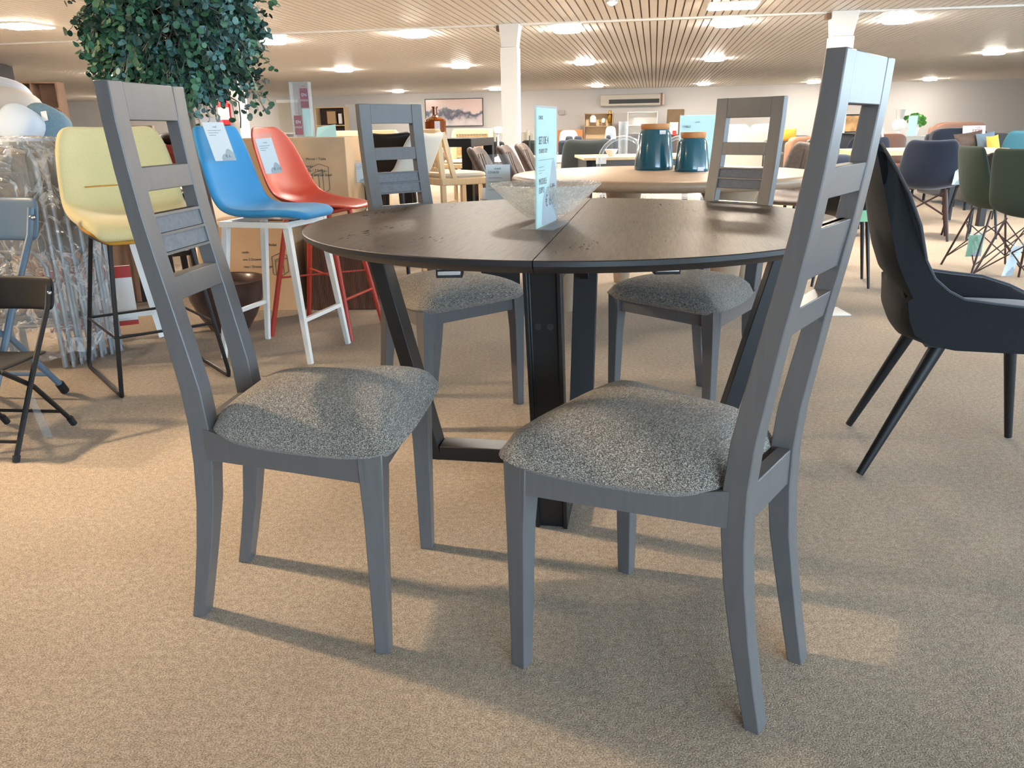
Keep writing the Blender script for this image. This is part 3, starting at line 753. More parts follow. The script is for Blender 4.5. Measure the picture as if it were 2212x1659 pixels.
# their tags
rgt = Vector((.274, .962, 0)); upb = Vector((-.24, .07, .97))
tagcard(at(466, 348, 3.56), (.55, .80, 0), (-.26, .07, .96), .105, .165, 'price tag taped to the backrest of the bright blue stool', '€ 6..', group=None)
tagcard(at(575, 376, 3.93), (.70, .70, .05), (-.24, .07, .97), .085, .165, 'price tag hanging from the orange red stool back', '€ 110', group=None)

# ================================================================ FOLDING CHAIRS
def folding_chair(loc, face, label, sc, mt, mp, name='folding_chair'):
    r = root(name, loc, face=face, label=label, cat='chair'); r.scale = (sc, sc, sc)
    for s in (-1, 1):
        x = s * .215
        MB().tube([(x, -.235, .76), (x, -.20, .66), (x, -.02, .40), (x, .225, .012)], .0125, 8).build('leg', mt, r)
        MB().tube([(s * .19, .17, .43), (s * .19, -.02, .30), (s * .19, -.255, .03)], .0125, 8).build('leg', mt, r)
        MB().tube([(x, .215, .03), (x, .228, .0)], .017).build('rubber_foot', m_rubber, r); MB().tube([(s * .19, -.235, .055), (s * .19, -.262, .012)], .017).build('rubber_foot', m_rubber, r)
        MB().ell((s * .222, -.222, .725), (.012, .012, .012)).build('rivet', m_chrome, r)
    MB().tube([(-.19, -.18, .11), (.19, -.18, .11)], .009).build('cross_bar', mt, r); MB().tube([(-.215, .18, .085), (.215, .18, .085)], .009).build('cross_bar', mt, r)
    P = [[(.235 * s, -.225 - .035 * (1 - abs(s) ** 2.5) * 1 + .0 - (z - .66) * .25, z) for s in np.linspace(-1, 1, 11)] for z in np.linspace(.635, .80, 6)]
    for i, row in enumerate(P):
        k = (1 - .06 * (i in (0, 5))); P[i] = [(a * k, b, c) for a, b, c in row]
    MB().grid(P).build('backrest', mp, r, sub=2, solid=.018)
    P = [[(.19 * s, y, .435 - .012 * (1 - s * s) + .02 * (y > .15) * 0) for s in np.linspace(-1, 1, 7)] for y in np.linspace(-.19, .21, 7)]
    MB().grid(P).build('seat', mp, r, sub=2, solid=.02)
    return r


folding_chair((-1.735, 2.555, 0), (-.10, -1, 0), 'small black folding chair at the left edge in front of wrapped stack', .68, m_blkp, m_blkp)
folding_chair((-2.03, 2.86, 0), (-.10, -1, 0), 'blue grey folding chair mostly cut off by the left picture edge', .98, m_bgrey, m_bgrey)
# wrapped stack: folded chairs standing upright
def folded(loc, face, label):
    r = root('folded_chair', loc, face=face, label=label, cat='chair', group='folded chairs in the plastic-wrapped stack')
    for s in (-1, 1):
        MB().tube([(s * .225, 0, .008), (s * .225, 0, .90), (s * .20, 0, .955), (s * .14, 0, .97), (0, 0, .97)], .0115, 8).build('leg', m_tube, r)
        MB().tube([(s * .20, .022, .008), (s * .20, .022, .46), (s * .16, .022, .52), (0, .022, .53)], .0115, 8).build('leg', m_tube, r)
        MB().tube([(s * .225, 0, .0), (s * .225, 0, .03)], .0145).build('foot_cap', m_chrome, r)
    MB().box((-.19, -.004, .76), (.19, .008, .93)).build('backrest', m_stk, r, bevel=.004)
    MB().box((-.18, .010, .52), (.18, .026, .86)).build('seat', m_stk, r, bevel=.004)
    MB().tube([(-.2, .022, .2), (.2, .022, .2)], .008).build('cross_bar', m_tube, r)
    return r
sf = Vector((.10, -.995, 0)); ex = Vector((.995, .10, 0))
f0 = folded((-2.215, 3.47, 0), sf, 'foremost folded chair inside the plastic-wrapped stack')
for i in range(1, 6):
    o = Vector((-2.215, 3.47, 0)) + Vector((.02 * i - .012, .056 * i, 0))
    dup(f0, o, face=sf, label='folded chair inside the plastic-wrapped stack behind the foremost one')
MB().box((-.15, -.045, .60), (.09, -.03, .845)).build('cream_panel', m_cream, f0, bevel=.004)
# film: crinkled box round the stack
mb = MB(); n1, n2, nz_ = 26, 18, 40; x0_, x1_, y0_, y1_ = -.265, .262, -.06, .345
per = [(x0_ + (x1_ - x0_) * i / n1, y0_) for i in range(n1)] + [(x1_, y0_ + (y1_ - y0_) * i / n2) for i in range(n2)] + [(x1_ - (x1_ - x0_) * i / n1, y1_) for i in range(n1)] + [(x0_, y1_ - (y1_ - y0_) * i / n2) for i in range(n2)]
rnd = random.Random(3); rings = []
ph = [rnd.uniform(0, 6.28) for _ in range(12)]
for k in range(nz_ + 1):
    z = .075 + (.995 - .075) * k / nz_; rg = []
    for a, (x, y) in enumerate(per):
        cx_, cy_ = x - (x0_ + x1_) / 2, y - (y0_ + y1_) / 2
        d = .007 * math.sin(a * .9 + z * 14 + ph[0]) + .006 * math.sin(z * 31 - a * .5 + ph[1]) + .005 * math.sin(a * 2.1 + ph[2] + z * 9) + rnd.uniform(-.003, .003)
        s = 1 + d / .27 - (.05 if z > .97 else 0); skew = .02 * (y / .06)
        rg.append((cx_ * s + (x0_ + x1_) / 2, cy_ * s + (y0_ + y1_) / 2, z + .012 * math.sin(a * .5) * (1 if k in (0,) else 0)))
    rings.append(rg)
rings.append([((x - (x0_ + x1_) / 2) * .55, (y - .14) * .55 + .14, 1.002 + rnd.uniform(-.006, .006)) for x, y in rings[-1] for z in (0,)] if False else [(p[0] * .6, (p[1] - .14) * .6 + .14, 1.0 + rnd.uniform(-.008, .008)) for p in rings[-1]])
fm = MB().loft(rings, cap=False); fm.f.append(tuple(range(len(rings[0]) * (len(rings) - 1), len(rings[0]) * len(rings)))); fm.m.append(0)
ff = fm.build('plastic_wrap', m_film, ang=70); ff.location = (-2.215, 3.47, 0); ff.rotation_euler = (0, 0, -.19)
tag(ff, 'crinkled clear plastic film wrapped round the folded chair stack', 'plastic wrap')
# hanging strip tag of black folding chair
o = MB().hexa([(0, 0, 0), (.03, 0, 0), (.03, .002, 0), (0, .002, 0), (-.045, .02, .16), (-.025, .02, .16), (-.025, .022, .16), (-.045, .022, .16)]).build('cable_tie', m_acry, smooth=False)
o.location = at(95, 945, 2.50); tag(o, 'clear plastic strip dangling from the small black folding chair', 'strip')

# ================================================================ TREE, BOXES, SIGN FRAME
pc = Vector((-1.50, 4.17, 0))
pt = root('potted_tree', pc, label='artificial eucalyptus tree in a brown glazed pot behind left chair', cat='plant')
MB().lathe([(.085, 0), (.10, .01), (.145, .08), (.185, .17), (.198, .225), (.205, .262), (.210, .272), (.200, .277), (.190, .268), (.185, .22)], 40).build('pot', m_pot, pt, ang=50)
MB().lathe([(.186, .222), (.12, .238), (.001, .245)], 30, cap=False).build('soil', m_soil, pt)
MB().tube([(0, 0, .2), (-.02, 0, .5), (-.045, 0, .8), (-.07, .01, 1.1), (-.075, .01, 1.45), (-.07, .01, 1.7)], [.022, .02, .017, .016, .014, .01], 10).build('trunk', m_trunk, pt)
rnd = random.Random(11); CC = Vector((-.085, 0, 1.53)); br = MB(); lf = [MB(), MB(), MB()]
def leafs(mb, p, n, r):
    n = n.normalized(); t = n.orthogonal().normalized(); t = (Matrix.Rotation(rnd.uniform(0, 6.28), 3, n) @ t); b = n.cross(t)
    k = 7; bend = rnd.uniform(-.15, .3)
    mb.add([p + t * r * math.cos(2 * math.pi * i / k) + b * r * .88 * math.sin(2 * math.pi * i / k) + n * r * bend * math.cos(2 * math.pi * i / k) ** 2 for i in range(k)], [tuple(range(k))])
cl_ = []
for i in range(440):
    v = Vector((rnd.gauss(0, 1), rnd.gauss(0, 1), rnd.gauss(0, 1))).normalized()
    rad = rnd.uniform(.55, 1.0) ** .6
    c = CC + Vector((v.x * .355 * rad, v.y * .34 * rad, v.z * .29 * rad)); cl_.append((c, v))
for i in range(14):
    a = rnd.uniform(0, 6.28); c = CC + Vector((math.cos(a) * rnd.uniform(.1, .40), math.sin(a) * rnd.uniform(.1, .36), -.25 - rnd.uniform(0, .06))); cl_.append((c, Vector((math.cos(a), math.sin(a), -.6))))
def sprig(a, tip, k, col):
    for q_ in range(k):
        t = (q_ + 1) / k; p = a.lerp(tip, t); p.z -= .06 * t * t
        for e in (-1, 1):
            leafs(lf[col], p + Vector((rnd.uniform(-.018, .018), rnd.uniform(-.018, .018), rnd.uniform(-.018, .018))), Vector((rnd.gauss(0, 1), -abs(rnd.gauss(0, .9)), rnd.gauss(0, .8) + .4)), rnd.uniform(.012, .021))
    br.tube([a, (a + tip) / 2 + Vector((0, 0, -.015)), tip + Vector((0, 0, -.06))], .0018, 4)
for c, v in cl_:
    col = 2 if v.y > .3 or rnd.random() < .22 else (1 if v.x > .1 and rnd.random() < .65 else 0)  # rear leaves coloured dark for the shade inside the crown, others at random
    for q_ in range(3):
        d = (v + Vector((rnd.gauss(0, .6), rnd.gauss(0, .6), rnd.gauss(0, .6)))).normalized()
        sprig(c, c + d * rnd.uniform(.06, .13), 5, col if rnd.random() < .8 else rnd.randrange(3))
for a, b, k in (((-.30, -.05, 1.42), (-.53, -.05, 1.44), 6), ((-.28, -.1, 1.35), (-.47, -.1, 1.36), 6), ((.20, -.1, 1.36), (.36, -.1, 1.20), 7), ((.22, -.08, 1.42), (.33, -.1, 1.16), 6), ((.0, -.1, 1.22), (.02, -.12, 1.05), 7), ((-.06, -.1, 1.24), (-.05, -.12, 1.10), 7), ((.03, -.1, 1.26), (.06, -.1, 1.12), 7), ((.25, 0, 1.6), (.42, 0, 1.63), 6)):
    sprig(Vector(a), Vector(b), k, 0)
for i in range(40):
    c, v = cl_[rnd.randrange(300)]; br.tube([(-.073, .01, rnd.uniform(1.25, 1.6)), c], .0035, 5)
br.build('branches', m_trunk, pt)['kind'] = 'stuff'
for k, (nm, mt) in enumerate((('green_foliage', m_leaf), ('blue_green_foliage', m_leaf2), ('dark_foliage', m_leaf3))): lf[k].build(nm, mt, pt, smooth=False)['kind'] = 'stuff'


def carton(name, c, w, d, h, rz, label, flap=True, mat=m_card):
    r = root(name, c, rz=rz, label=label, cat='box')
    MB().box((-w / 2, -d / 2, 0), (w / 2, d / 2, h)).build('carton', mat, r, bevel=.004)
    if flap: MB().box((-w / 2, -.03, h), (w / 2, .03, h + .0012)).build('tape', m_card2, r, smooth=False)
    return r


def diagram(par, x, y, z, s):
    L = [((0, .2), (.55, .45)), ((.55, .45), (1, .3)), ((.2, .0), (.7, .2)), ((0, .2), (0, -.9)), ((.2, 0), (.2, -1)), ((.5, -.1), (.5, -1.05)), ((.7, .2), (.7, -.85)), ((1, .3), (1, -.75)), ((0, -.9), (.2, -1)), ((.5, -1.05), (1, -.75)), ((.25, -.1), (.95, .12))]
    mb = MB()
    for a, b in L: mb.tube([(x + a[0] * s, y, z + a[1] * s), (x + b[0] * s, y, z + b[1] * s)], .0016, 4)
    mb.build('line_drawing', m_ink, par)


b2 = carton('cardboard_box', (-1.52, 4.86, 0), .56, .46, .505, -.03, 'lower brown cardboard box behind the white stool legs, with small print')
for k, tx in enumerate(('code', 'ure 2 Drawer', 'ress / Drawer Target', 'kg', 'size - 117105')):
    text(tx, .020, (-.02 - .0 * k, -.2312, .34 - .042 * k - (.03 if k > 3 else 0)), fx, uz, m_inkd, b2)
text('Model', .022, (.13, -.2312, .38), fx, uz, m_inkd, b2); diagram(b2, .15, -.2312, .30, .09)
b3 = carton('cardboard_box', (-1.06, 5.02, 0), .40, .40, .52, -.12, 'low brown cardboard box half hidden behind the red stool legs')
wk = root('wicker_basket', (-.965, 4.72, 0), rz=-.03, label='dark brown ribbed wicker basket under the table left edge', cat='basket')
mb = MB(); n = 46
for i in range(n):
    x = -.20 + .40 * (i + .5) / n; mb.box((x - .0034, -.105, .005), (x + .0034, -.097, .39))
mb.build('ribbing', m_rattan, wk); MB().box((-.205, -.10, 0), (.205, .14, .395)).build('body', m_dbrown, wk, bevel=.01)
b1 = carton('cardboard_box', (-1.255, 5.02, .5225), .665, .50, .449, -.03, 'big pale cardboard box with printed list and line drawing, topmost')
for k, (tx, z) in enumerate((('F. color 223655', .31), ('Wine Base Bench & Stores', .285), ('Commendation 7 Bench / 7 Stove', .26), ('Theme Corner Door + Shared Steel', .235), ('qty      1 / 33', .20), ('weight', .175), ('gross', .15), ('number   91 670', .125), ('extra   20 500', .10), ('size   L 86 W 66 H 52cm', .07))):
    text(tx, .021, (-.105 + .012 * k, -.2512, z), fx, uz, m_inkd if k != 4 else m_red, b1)
text('Model', .022, (-.30, -.2512, .27), fx, uz, m_inkd, b1); text('Mirror / Table', .020, (.10, -.2512, .325), fx, uz, m_inkd, b1); diagram(b1, .105, -.2512, .25, .12); diagram(b1, -.30, -.2512, .22, .10)
# acrylic stock sign and papers on the big box
q = at(658, 297, 4.84); st = root('stock_sign', (q.x, q.y, .9727), rz=-.05, label='tall clear acrylic stand with plum in-stock labels on the big box', cat='sign')
MB().box((-.055, -.03, 0), (.055, -.027, .30)).box((-.055, .027, 0), (.055, .03, .30)).box((-.055, -.03, 0), (-.052, .03, .30)).box((.052, -.03, 0), (.055, .03, .30)).box((-.055, -.03, .297), (.055, .03, .30)).build('acrylic_box', m_acry, st, smooth=False)
for x, z in ((.002, .16), (-.045, .015)):
    c = MB().box((x, -.024, z), (x + .046, -.0235, z + .105)).build('stock_label', m_purple, st, smooth=False)
    text('EN', .024, (x + .023, -.0245, z + .062), fx, uz, m_paper, c, align='CENTER'); text('STOCK', .0135, (x + .023, -.0245, z + .036), fx, uz, m_paper, c, align='CENTER'); text('crack', .010, (x + .023, -.0245, z + .115), fx, uz, m_purple, c, align='CENTER')
MB().box((.004, -.012, .005), (.052, -.011, .155)).build('mint_sheet', m_mint, st, smooth=False)
q = at(707, 290, 4.9); pp = MB().hexa([(-.06, -.03, 0), (.06, -.03, 0), (.06, -.028, 0), (-.06, -.028, 0), (-.06, .02, .055), (.045, .03, .07), (.045, .032, .07), (-.06, .022, .055)]).build('folded_paper', m_mint, smooth=False)
pp.location = (q.x, q.y, .9727); tag(pp, 'folded pale paper leaning on top of the big box beside clear stand', 'paper')

# white frame with red and white board
fr = root('display_easel', (-1.99, 4.06, 0), face=(.42, -.9), label='white metal easel frame holding a red and white board behind stool', cat='sign')
for x in (-.12, .12):
    MB().sweep([(x * .55, .0, .56), (x * 1.25, .10, 0)], (1, 0, 0), .03, .03).build('frame_post', m_white, fr)
MB().sweep([(-.13, .085, .13), (.13, .085, .13)], (0, 0, 1), .022, .022).build('frame_rail', m_white, fr)
MB().sweep([(-.07, .01, .53), (.07, .01, .53)], (0, 0, 1), .022, .022).build('frame_rail', m_white, fr)
bd = MB().box((-.05, -.06, .05), (.36, -.045, .36)).build('board', m_paper, fr, smooth=False)
MB().box((-.05, -.0445, .30), (.36, -.043, .36)).build('red_band', m_red, bd, smooth=False)
MB().box((-.05, -.0445, .05), (.36, -.043, .075)).build('red_band', m_red, bd, smooth=False)
text('SP', .20, (.32, -.0425, .075), (-1, 0, 0), uz, m_red, bd)

# pillows upper left on a low cabinet
cb = root('cabinet', (-2.95, 4.75, 0), rz=.1, label='low dark cabinet carrying the pillows behind the wrapped stack', cat='cabinet')
MB().box((-.55, -.25, 0), (.62, .25, .975)).build('carcass', m_woods, cb, bevel=.004); MB().box((-.53, -.262, .05), (.02, -.251, .95)).build('door', m_woods, cb); MB().box((.05, -.262, .05), (.60, -.251, .95)).build('door', m_woods, cb)
def pillow(px, py, Y, hx, hy, h, rot, mat, label):
    c = at(px, py, Y); Mx = Matrix.Translation(c) @ Matrix.Rotation(R(rot[2]), 4, 'Z') @ Matrix.Rotation(R(rot[0]), 4, 'X') @ Matrix.Rotation(R(rot[1]), 4, 'Z')
    o = MB().ell((0, 0, 0), (hx, hy, h / 2), 28, 14, .7).build('pillow', mat, None, M=Mx, ang=80); tag(o, label, 'cushion', 'pillows at the upper left'); return o
m_pstr = M('striped_pillow', (222, 224, 230), .9, var=.1, scale=6, stretch=(1, 14, 1)); m_pcream = M('cream_pillow', (224, 214, 204), .9); m_pgrey = M('grey_blue_pillow', (112, 142, 158), .9, var=.1, scale=60); m_ppale = M('pale_blue_pillow', (206, 218, 232), .9)
pillow(10, 212, 4.9, .15, .11, .17, (60, -18, 5), m_pstr, 'white striped pillow at the top of the pillow pile, left edge')
pillow(28, 245, 4.85, .16, .14, .20, (78, -14, 0), m_pcream, 'cream pillow standing in the middle of the pillow pile')
pillow(45, 279, 4.50, .12, .12, .18, (75, -32, 0), m_ppale, 'pale blue pillow leaning at the front of the pillow pile')
pillow(98, 277, 4.6, .12, .12, .20, (75, -30, 10), m_pgrey, 'grey blue pillow with white label at right of the pillow pile')
q = at(92, 262, 4.50); lb = MB().box((0, 0, 0), (.03, .002, .05)).build('pillow_label', m_paper, smooth=False); lb.location = q; lb.rotation_euler = (-.2, -.15, 0); tag(lb, 'small white label on the grey blue pillow', 'label')

# wooden shelf by the partition
def shelf(c, w, d, h, face, label, rows=3, cols=1, mat=m_woods, back=None, legs=0):
    r = root('shelf_unit', c, face=face, label=label, cat='shelf'); t = .035
    for s in (-1, 1): MB().box((s * w / 2 - (t if s > 0 else 0), -d / 2, legs), (s * w / 2 + (t if s < 0 else 0), d / 2, h)).build('side_panel', mat, r)
    for i in range(rows + 1):
        z = legs + (h - legs - t) * i / rows; MB().box((-w / 2 + t, -d / 2, z), (w / 2 - t, d / 2, z + t)).build('shelf_board', mat, r)
    for j in range(1, cols): x = -w / 2 + w * j / cols; MB().box((x - t / 2, -d / 2, legs + t), (x + t / 2, d / 2 - .02, h - t)).build('divider', mat, r)
    MB().box((-w / 2 + t, -d / 2, legs), (w / 2 - t, -d / 2 + .015, h)).build('back_panel', back or mat, r)
    return r
q = at(86, 250, 17.6); shelf((q.x, q.y, 0), 1.0, .5, 2.07, (.2, -1), 'tall brown wooden shelf below the slate wall at far left', 4, 2)

# ================================================================ BEECH TABLE GROUP
bt = root('round_table', (.89, 4.76, 0), rz=.05, label='round pale beech table with thick rounded edge behind the dining table', cat='table')
pr = [(.001, .69), (.80, .69), (.845, .695), (.868, .712), (.872, .728), (.862, .743), (.84, .75), (.001, .75)]
MB().lathe(pr, 72).build('table_top', m_beech, bt, ang=50)
for a in (20, 100, 200, 290):
    x, y = .62 * math.cos(R(a)), .62 * math.sin(R(a)); MB().lathe([(.05, 0), (.07, .2), (.095, .45), (.12, .62), (.15, .69)], 24, (x, y, 0)).build('leg', m_beech, bt)
def jar(px, py, Y, r0, r1, h, label, sticker):
    c = at(px, py, Y); j = root('storage_jar', (c.x, c.y, .7502), label=label, cat='jar', group='teal jars on the beech table')
    n = 8
    MB().lathe([(r0 * .97, 0), (r0, .006), (r0 * .99, h * .1), (r1 * 1.06, h * .86), (r1 * .98, h * .93), (r1 * .86, h), (.001, h)], 40).build('body', m_teal, j)
    MB().lathe([(r1 * .86, h), (r1 * .90, h + .004), (r1 * .93, h + .026), (r1 * .90, h + .032), (.001, h + .032)], 36).build('lid', m_cork, j)
    o = MB().box((-.018, -.002, 0), (.018, .002, .022)).build('sticker', m_paper, j); o.location = (.03, -r1 * 1.0, h * .88) if sticker else (.03, -r0 * 1.0, .004)
    return j
jar(1412, 360, 5.05, .118, .092, .235, 'larger teal glazed jar with wooden lid on the beech table', True)
jar(1494, 364, 4.82, .099, .078, .185, 'smaller teal glazed jar with wooden lid on the beech table', False)
q = at(1503, 345, 5.42); ps = root('price_sign', (q.x, q.y, .7502), label='mint price sheet in an acrylic stand behind the smaller teal jar', cat='sign')
MB().box((-.115, 0, .004), (.115, .002, .315)).build('mint_sheet', m_mint, ps, smooth=False); MB().box((-.118, -.003, .002), (.118, -.001, .32)).box((-.118, -.04, 0), (.118, .04, .002)).build('acrylic_stand', m_acry, ps, smooth=False)
text('crack', .016, (-.02, -.0035, .27), fx, uz, m_ink, ps); text('TABLE', .02, (-.10, -.0035, .24), fx, uz, m_ink, ps)
for k in range(2): MB().box((-.10, -.0035, .20 - .03 * k), (.06, -.003, .201 - .03 * k)).build('text_line', m_ink, ps, smooth=False)


def simple_chair(name, label, cat, c, face, mat, legm=m_blk, sz=.46, top=.85, w=.23, th=.03, curl=.05, leg='tube', group=None, slope=.08, splay=.05, backw=None):
    r = root(name, c, face=face, label=label, cat=cat, group=group); bw_ = backw or w * .92; d = top - sz
    shell('seat_shell', [(.22, sz - .015, w * .75, 0), (.215, sz, w * .9, 0), (.12, sz + .008, w, curl * .3), (-.05, sz - .01, w, curl * .6), (-.16, sz + .02, w, curl), (-.205, sz + d * .25, w * .98, curl), (-.225 - slope * .3, sz + d * .55, (w + bw_) / 2, curl), (-.23 - slope * .75, sz + d * .88, bw_, curl * .8), (-.23 - slope, top, bw_ * .80, curl * .5)], mat, r, th=th, sub=2)
    for sx_ in (-1, 1):
        for sy_ in (-1, 1):
            a = (sx_ * w * .6, sy_ * .13, sz - .01); b = (sx_ * (w * .6 + splay), sy_ * (.13 + splay), 0)
            MB().tube([a, b], [.014, .009] if leg == 'tube' else [.018, .011], 8).build('leg', legm, r)
    return r


# ghost chairs
def ghost(c, face, label):
    r = root('clear_chair', c, face=face, label=label, cat='chair', group='transparent plastic chairs behind the beech table')
    MB().box((-.21, -.20, .43), (.21, .20, .455)).build('seat', m_ghost, r, bevel=.008)
    for sx_ in (-1, 1):
        for sy_ in (-1, 1): MB().sweep([(sx_ * .185, sy_ * .175, .43), (sx_ * .20, sy_ * .20, 0)], (1, 0, 0), [.045, .03], [.045, .03]).build('leg', m_ghost, r)
    arc = [(-.19, -.19, .45), (-.20, -.21, .62)] + [(-.20 * math.cos(math.pi * i / 12), -.23 - .03 * math.sin(math.pi * i / 12), .70 + .22 * math.sin(math.pi * i / 12)) for i in range(13)] + [(.20, -.21, .62), (.19, -.19, .45)]
    MB().tube(arc, .017, 8).build('back_frame', m_ghost, r)
    mb = MB(); k = len(arc); mb.add([(p[0] * .95, p[1], p[2]) for p in arc], [tuple(range(k))]); mb.build('back_panel', m_ghost, r, smooth=False)
    return r
q = at(1343, 335, 7.2); ghost((q.x, 7.2, 0), (.1, 1), 'transparent arched-back chair left of the larger teal jar')
q = at(1465, 335, 6.9); ghost((q.x, 6.9, 0), (.1, 1), 'transparent chair hidden behind the jars under the beech table edge')

# table behind with vases
def rect_table(name, label, c, rz, w, d, h, t, mt, ml, legw=.05, inset=.04, apron=0):
    r = root(name, c, rz=rz, label=label, cat='table')
    MB().box((-w / 2, -d / 2, h - t), (w / 2, d / 2, h)).build('table_top', mt, r, bevel=.003)
    for sx_ in (-1, 1):
        for sy_ in (-1, 1):
            x, y = sx_ * (w / 2 - inset - legw / 2), sy_ * (d / 2 - inset - legw / 2); MB().box((x - legw / 2, y - legw / 2, 0), (x + legw / 2, y + legw / 2, h - t)).build('leg', ml, r)
    if apron: MB().box((-w / 2 + inset, -d / 2 + inset, h - t - apron), (w / 2 - inset, d / 2 - inset, h - t)).build('apron', ml, r)
    return r
q = at(1372, 334, 7.75); rect_table('dining_table', 'pale oak topped table with black frame behind the beech table', (q.x + .05, 7.75, 0), .02, 1.15, .85, .75, .025, m_beech2, m_blk, .05, .03, .12)
def vase(c, prof, mat, label, name='vase'):
    o = MB().lathe(prof, 24).build(name, mat, ang=50); o.location = c; tag(o, label, 'vase'); return o
q = at(1322, 328, 7.5); vase((q.x, 7.55, .7502), [(.025, 0), (.045, .03), (.06, .06), (.058, .062), (.04, .03), (.001, .01)], m_wht, 'small white bowl on the pale oak topped table', 'bowl')
q = at(1347, 328, 7.6); vase((q.x, 7.65, .7502), [(.042, 0), (.045, .30), (.042, .30), (.039, .01), (.001, .01)], m_acry, 'tall clear glass cylinder vase on the pale oak topped table')
q = at(1268, 330, 8.5); simple_chair('armchair', 'dark green velvet armchair left of the transparent arched chair', 'chair', (q.x, 8.6, 0), (0, 1), m_dkgrn, top=.885, w=.27, th=.07, curl=.12, slope=.06)
q = at(1301, 341, 7.2); c = MB().box((-.045, 0, 0), (.045, .003, .05)).build('price_card', m_paper, smooth=False); c.location = (q.x, 7.285, .695); tag(c, 'white price card on the front edge of the pale oak topped table', 'price card')

# quilted brown chairs at the left of the beech table
def quilted(c, face, label):
    r = simple_chair('quilted_chair', label, 'chair', c, face, m_lea, top=.86, w=.21, th=.05, curl=.07, slope=.12, group='quilted leather chairs')
    for k in range(5):
        y = -.235; MB().tube([((-.18 + .09 * k), -.165 + .02 * abs(k - 2), .55), ((-.16 + .08 * k), -.215, .68), ((-.15 + .075 * k), -.265, .82)], .004, 5).build('quilt_seam', m_dbrown, r)
    return r
for px, Y, fc, lb in ((1110, 6.4, (.98, -.2), 'quilted brown leather chair behind the white chair sign'), (1165, 6.9, (.98, -.2), 'quilted brown leather chair at the left end of beech table'), (1196, 7.6, (.98, -.2), 'quilted brown leather chair behind the mint table sign'), (1722, 6.1, (-.7, -.7), 'brown quilted chair with blue stripe right of the beech table')):
    q = at(px, 345, Y); quilted((q.x, Y, 0), fc, lb)
# white CHAISE sign on a black cube
q = at(1078, 410, 5.4); cu = root('display_cube', (q.x, 5.43, 0), label='black display cube under the white chair sign', cat='stand'); MB().box((-.13, -.1, 0), (.13, .1, .555)).build('cube', m_blkp, cu, bevel=.004)
cs = root('price_sign', (q.x, 5.40, .5552), rz=.05, label='white printed chair sign in a clear holder beside the amber bottle chairs', cat='sign')
MB().box((-.085, 0, .004), (.075, .002, .225)).build('white_sheet', m_paper, cs, smooth=False); MB().box((-.09, -.003, 0), (.085, -.001, .29)).box((-.09, -.03, 0), (.085, .03, .003)).build('acrylic_stand', m_acry, cs, smooth=False)
text('crack', .020, (-.03, -.0035, .195), fx, uz, m_inkd, cs, shear=.3); text('CHAISE', .022, (-.07, -.0035, .170), fx, uz, m_ink, cs)
for k in range(4): MB().box((-.07, -.0035, .140 - .025 * k), (.02 - .01 * (k % 2), -.003, .142 - .025 * k)).build('text_line', m_ink, cs, smooth=False)
q = at(1049, 372, 5.5); c2 = MB().box((-.03, 0, 0), (.03, .002, .075)).build('stock_card', m_paper, smooth=False); c2.location = (q.x, 5.46, .5552); tag(c2, 'small white card half hidden behind the white chair sign', 'card')

# ================================================================ BAR TABLE GROUP (left of column)
bt2 = root('bar_table', (-.62, 7.09, 0), rz=-.2, label='black square bar table behind the pale cane bar chairs', cat='table')
MB().box((-.42, -.42, .87), (.42, .42, .935)).build('table_top', m_blkp, bt2, bevel=.003)
for sx_ in (-1, 1):
    for sy_ in (-1, 1): MB().box((sx_ * .42 - (.08 if sx_ > 0 else 0), sy_ * .42 - (.08 if sy_ > 0 else 0), 0), (sx_ * .42 + (.08 if sx_ < 0 else 0), sy_ * .42 + (.08 if sy_ < 0 else 0), .87)).build('leg', m_blkp, bt2)
q = at(941, 279, 6.85)
bo = root('glass_bottle', (q.x, 6.85, .9352), label='squat amber glass bottle with narrow neck on the bar table', cat='bottle')
MB().lathe([(.001, .002), (.080, .002), (.086, .012), (.086, .135), (.078, .15), (.03, .172), (.020, .185), (.019, .235), (.026, .238), (.026, .248), (.016, .248), (.015, .185), (.07, .145), (.079, .13), (.079, .014), (.001, .010)], 12).build('bottle_body', m_amber, bo, ang=20)


def cane_chair(c, face, label):
    r = root('cane_bar_chair', c, face=face, label=label, cat='chair', group='pale wood cane bar chairs')
    for s in (-1, 1):
        MB().sweep([(s * .195, -.17, .02), (s * .19, -.175, .66), (s * .19, -.20, 1.0)], (1, 0, 0), .03, .035).build('leg', m_beech2, r, bevel=.004)
        MB().sweep([(s * .20, .18, 0), (s * .195, .17, .66)], (1, 0, 0), .035, .035).build('leg', m_beech2, r, bevel=.004)
        MB().box((s * .195 - .012, -.17, .30), (s * .195 + .012, .17, .325)).build('stretcher', m_beech2, r)
        MB().sweep([(s * .19, -.165, .985), (s * .195, -.09, .68)], (1, 0, 0), .028, .03).build('arm_strut', m_beech2, r)
    MB().box((-.21, -.19, .645), (.21, .19, .69)).build('seat_frame', m_beech2, r, bevel=.006)
    MB().ell((0, .01, .705), (.2, .18, .025), 20, 8, .5).build('seat_pad', m_offw, r)
    MB().box((-.20, -.225, .955), (.20, -.185, 1.01)).build('back_rail', m_beech2, r, bevel=.006); MB().box((-.18, -.205, .735), (.18, -.18, .76)).build('back_rail', m_beech2, r)
    mb = MB()
    for k in range(12): mb.box((-.17 + .03 * k, -.200, .76), (-.155 + .03 * k, -.196, .955))
    for k in range(7): mb.box((-.175, -.198, .765 + .028 * k), (.175, -.194, .778 + .028 * k))
    mb.build('cane_panel', m_cane, r, smooth=False)
    MB().box((-.2, .165, .22), (.2, .19, .245)).build('foot_rest', m_beech2, r)
    return r
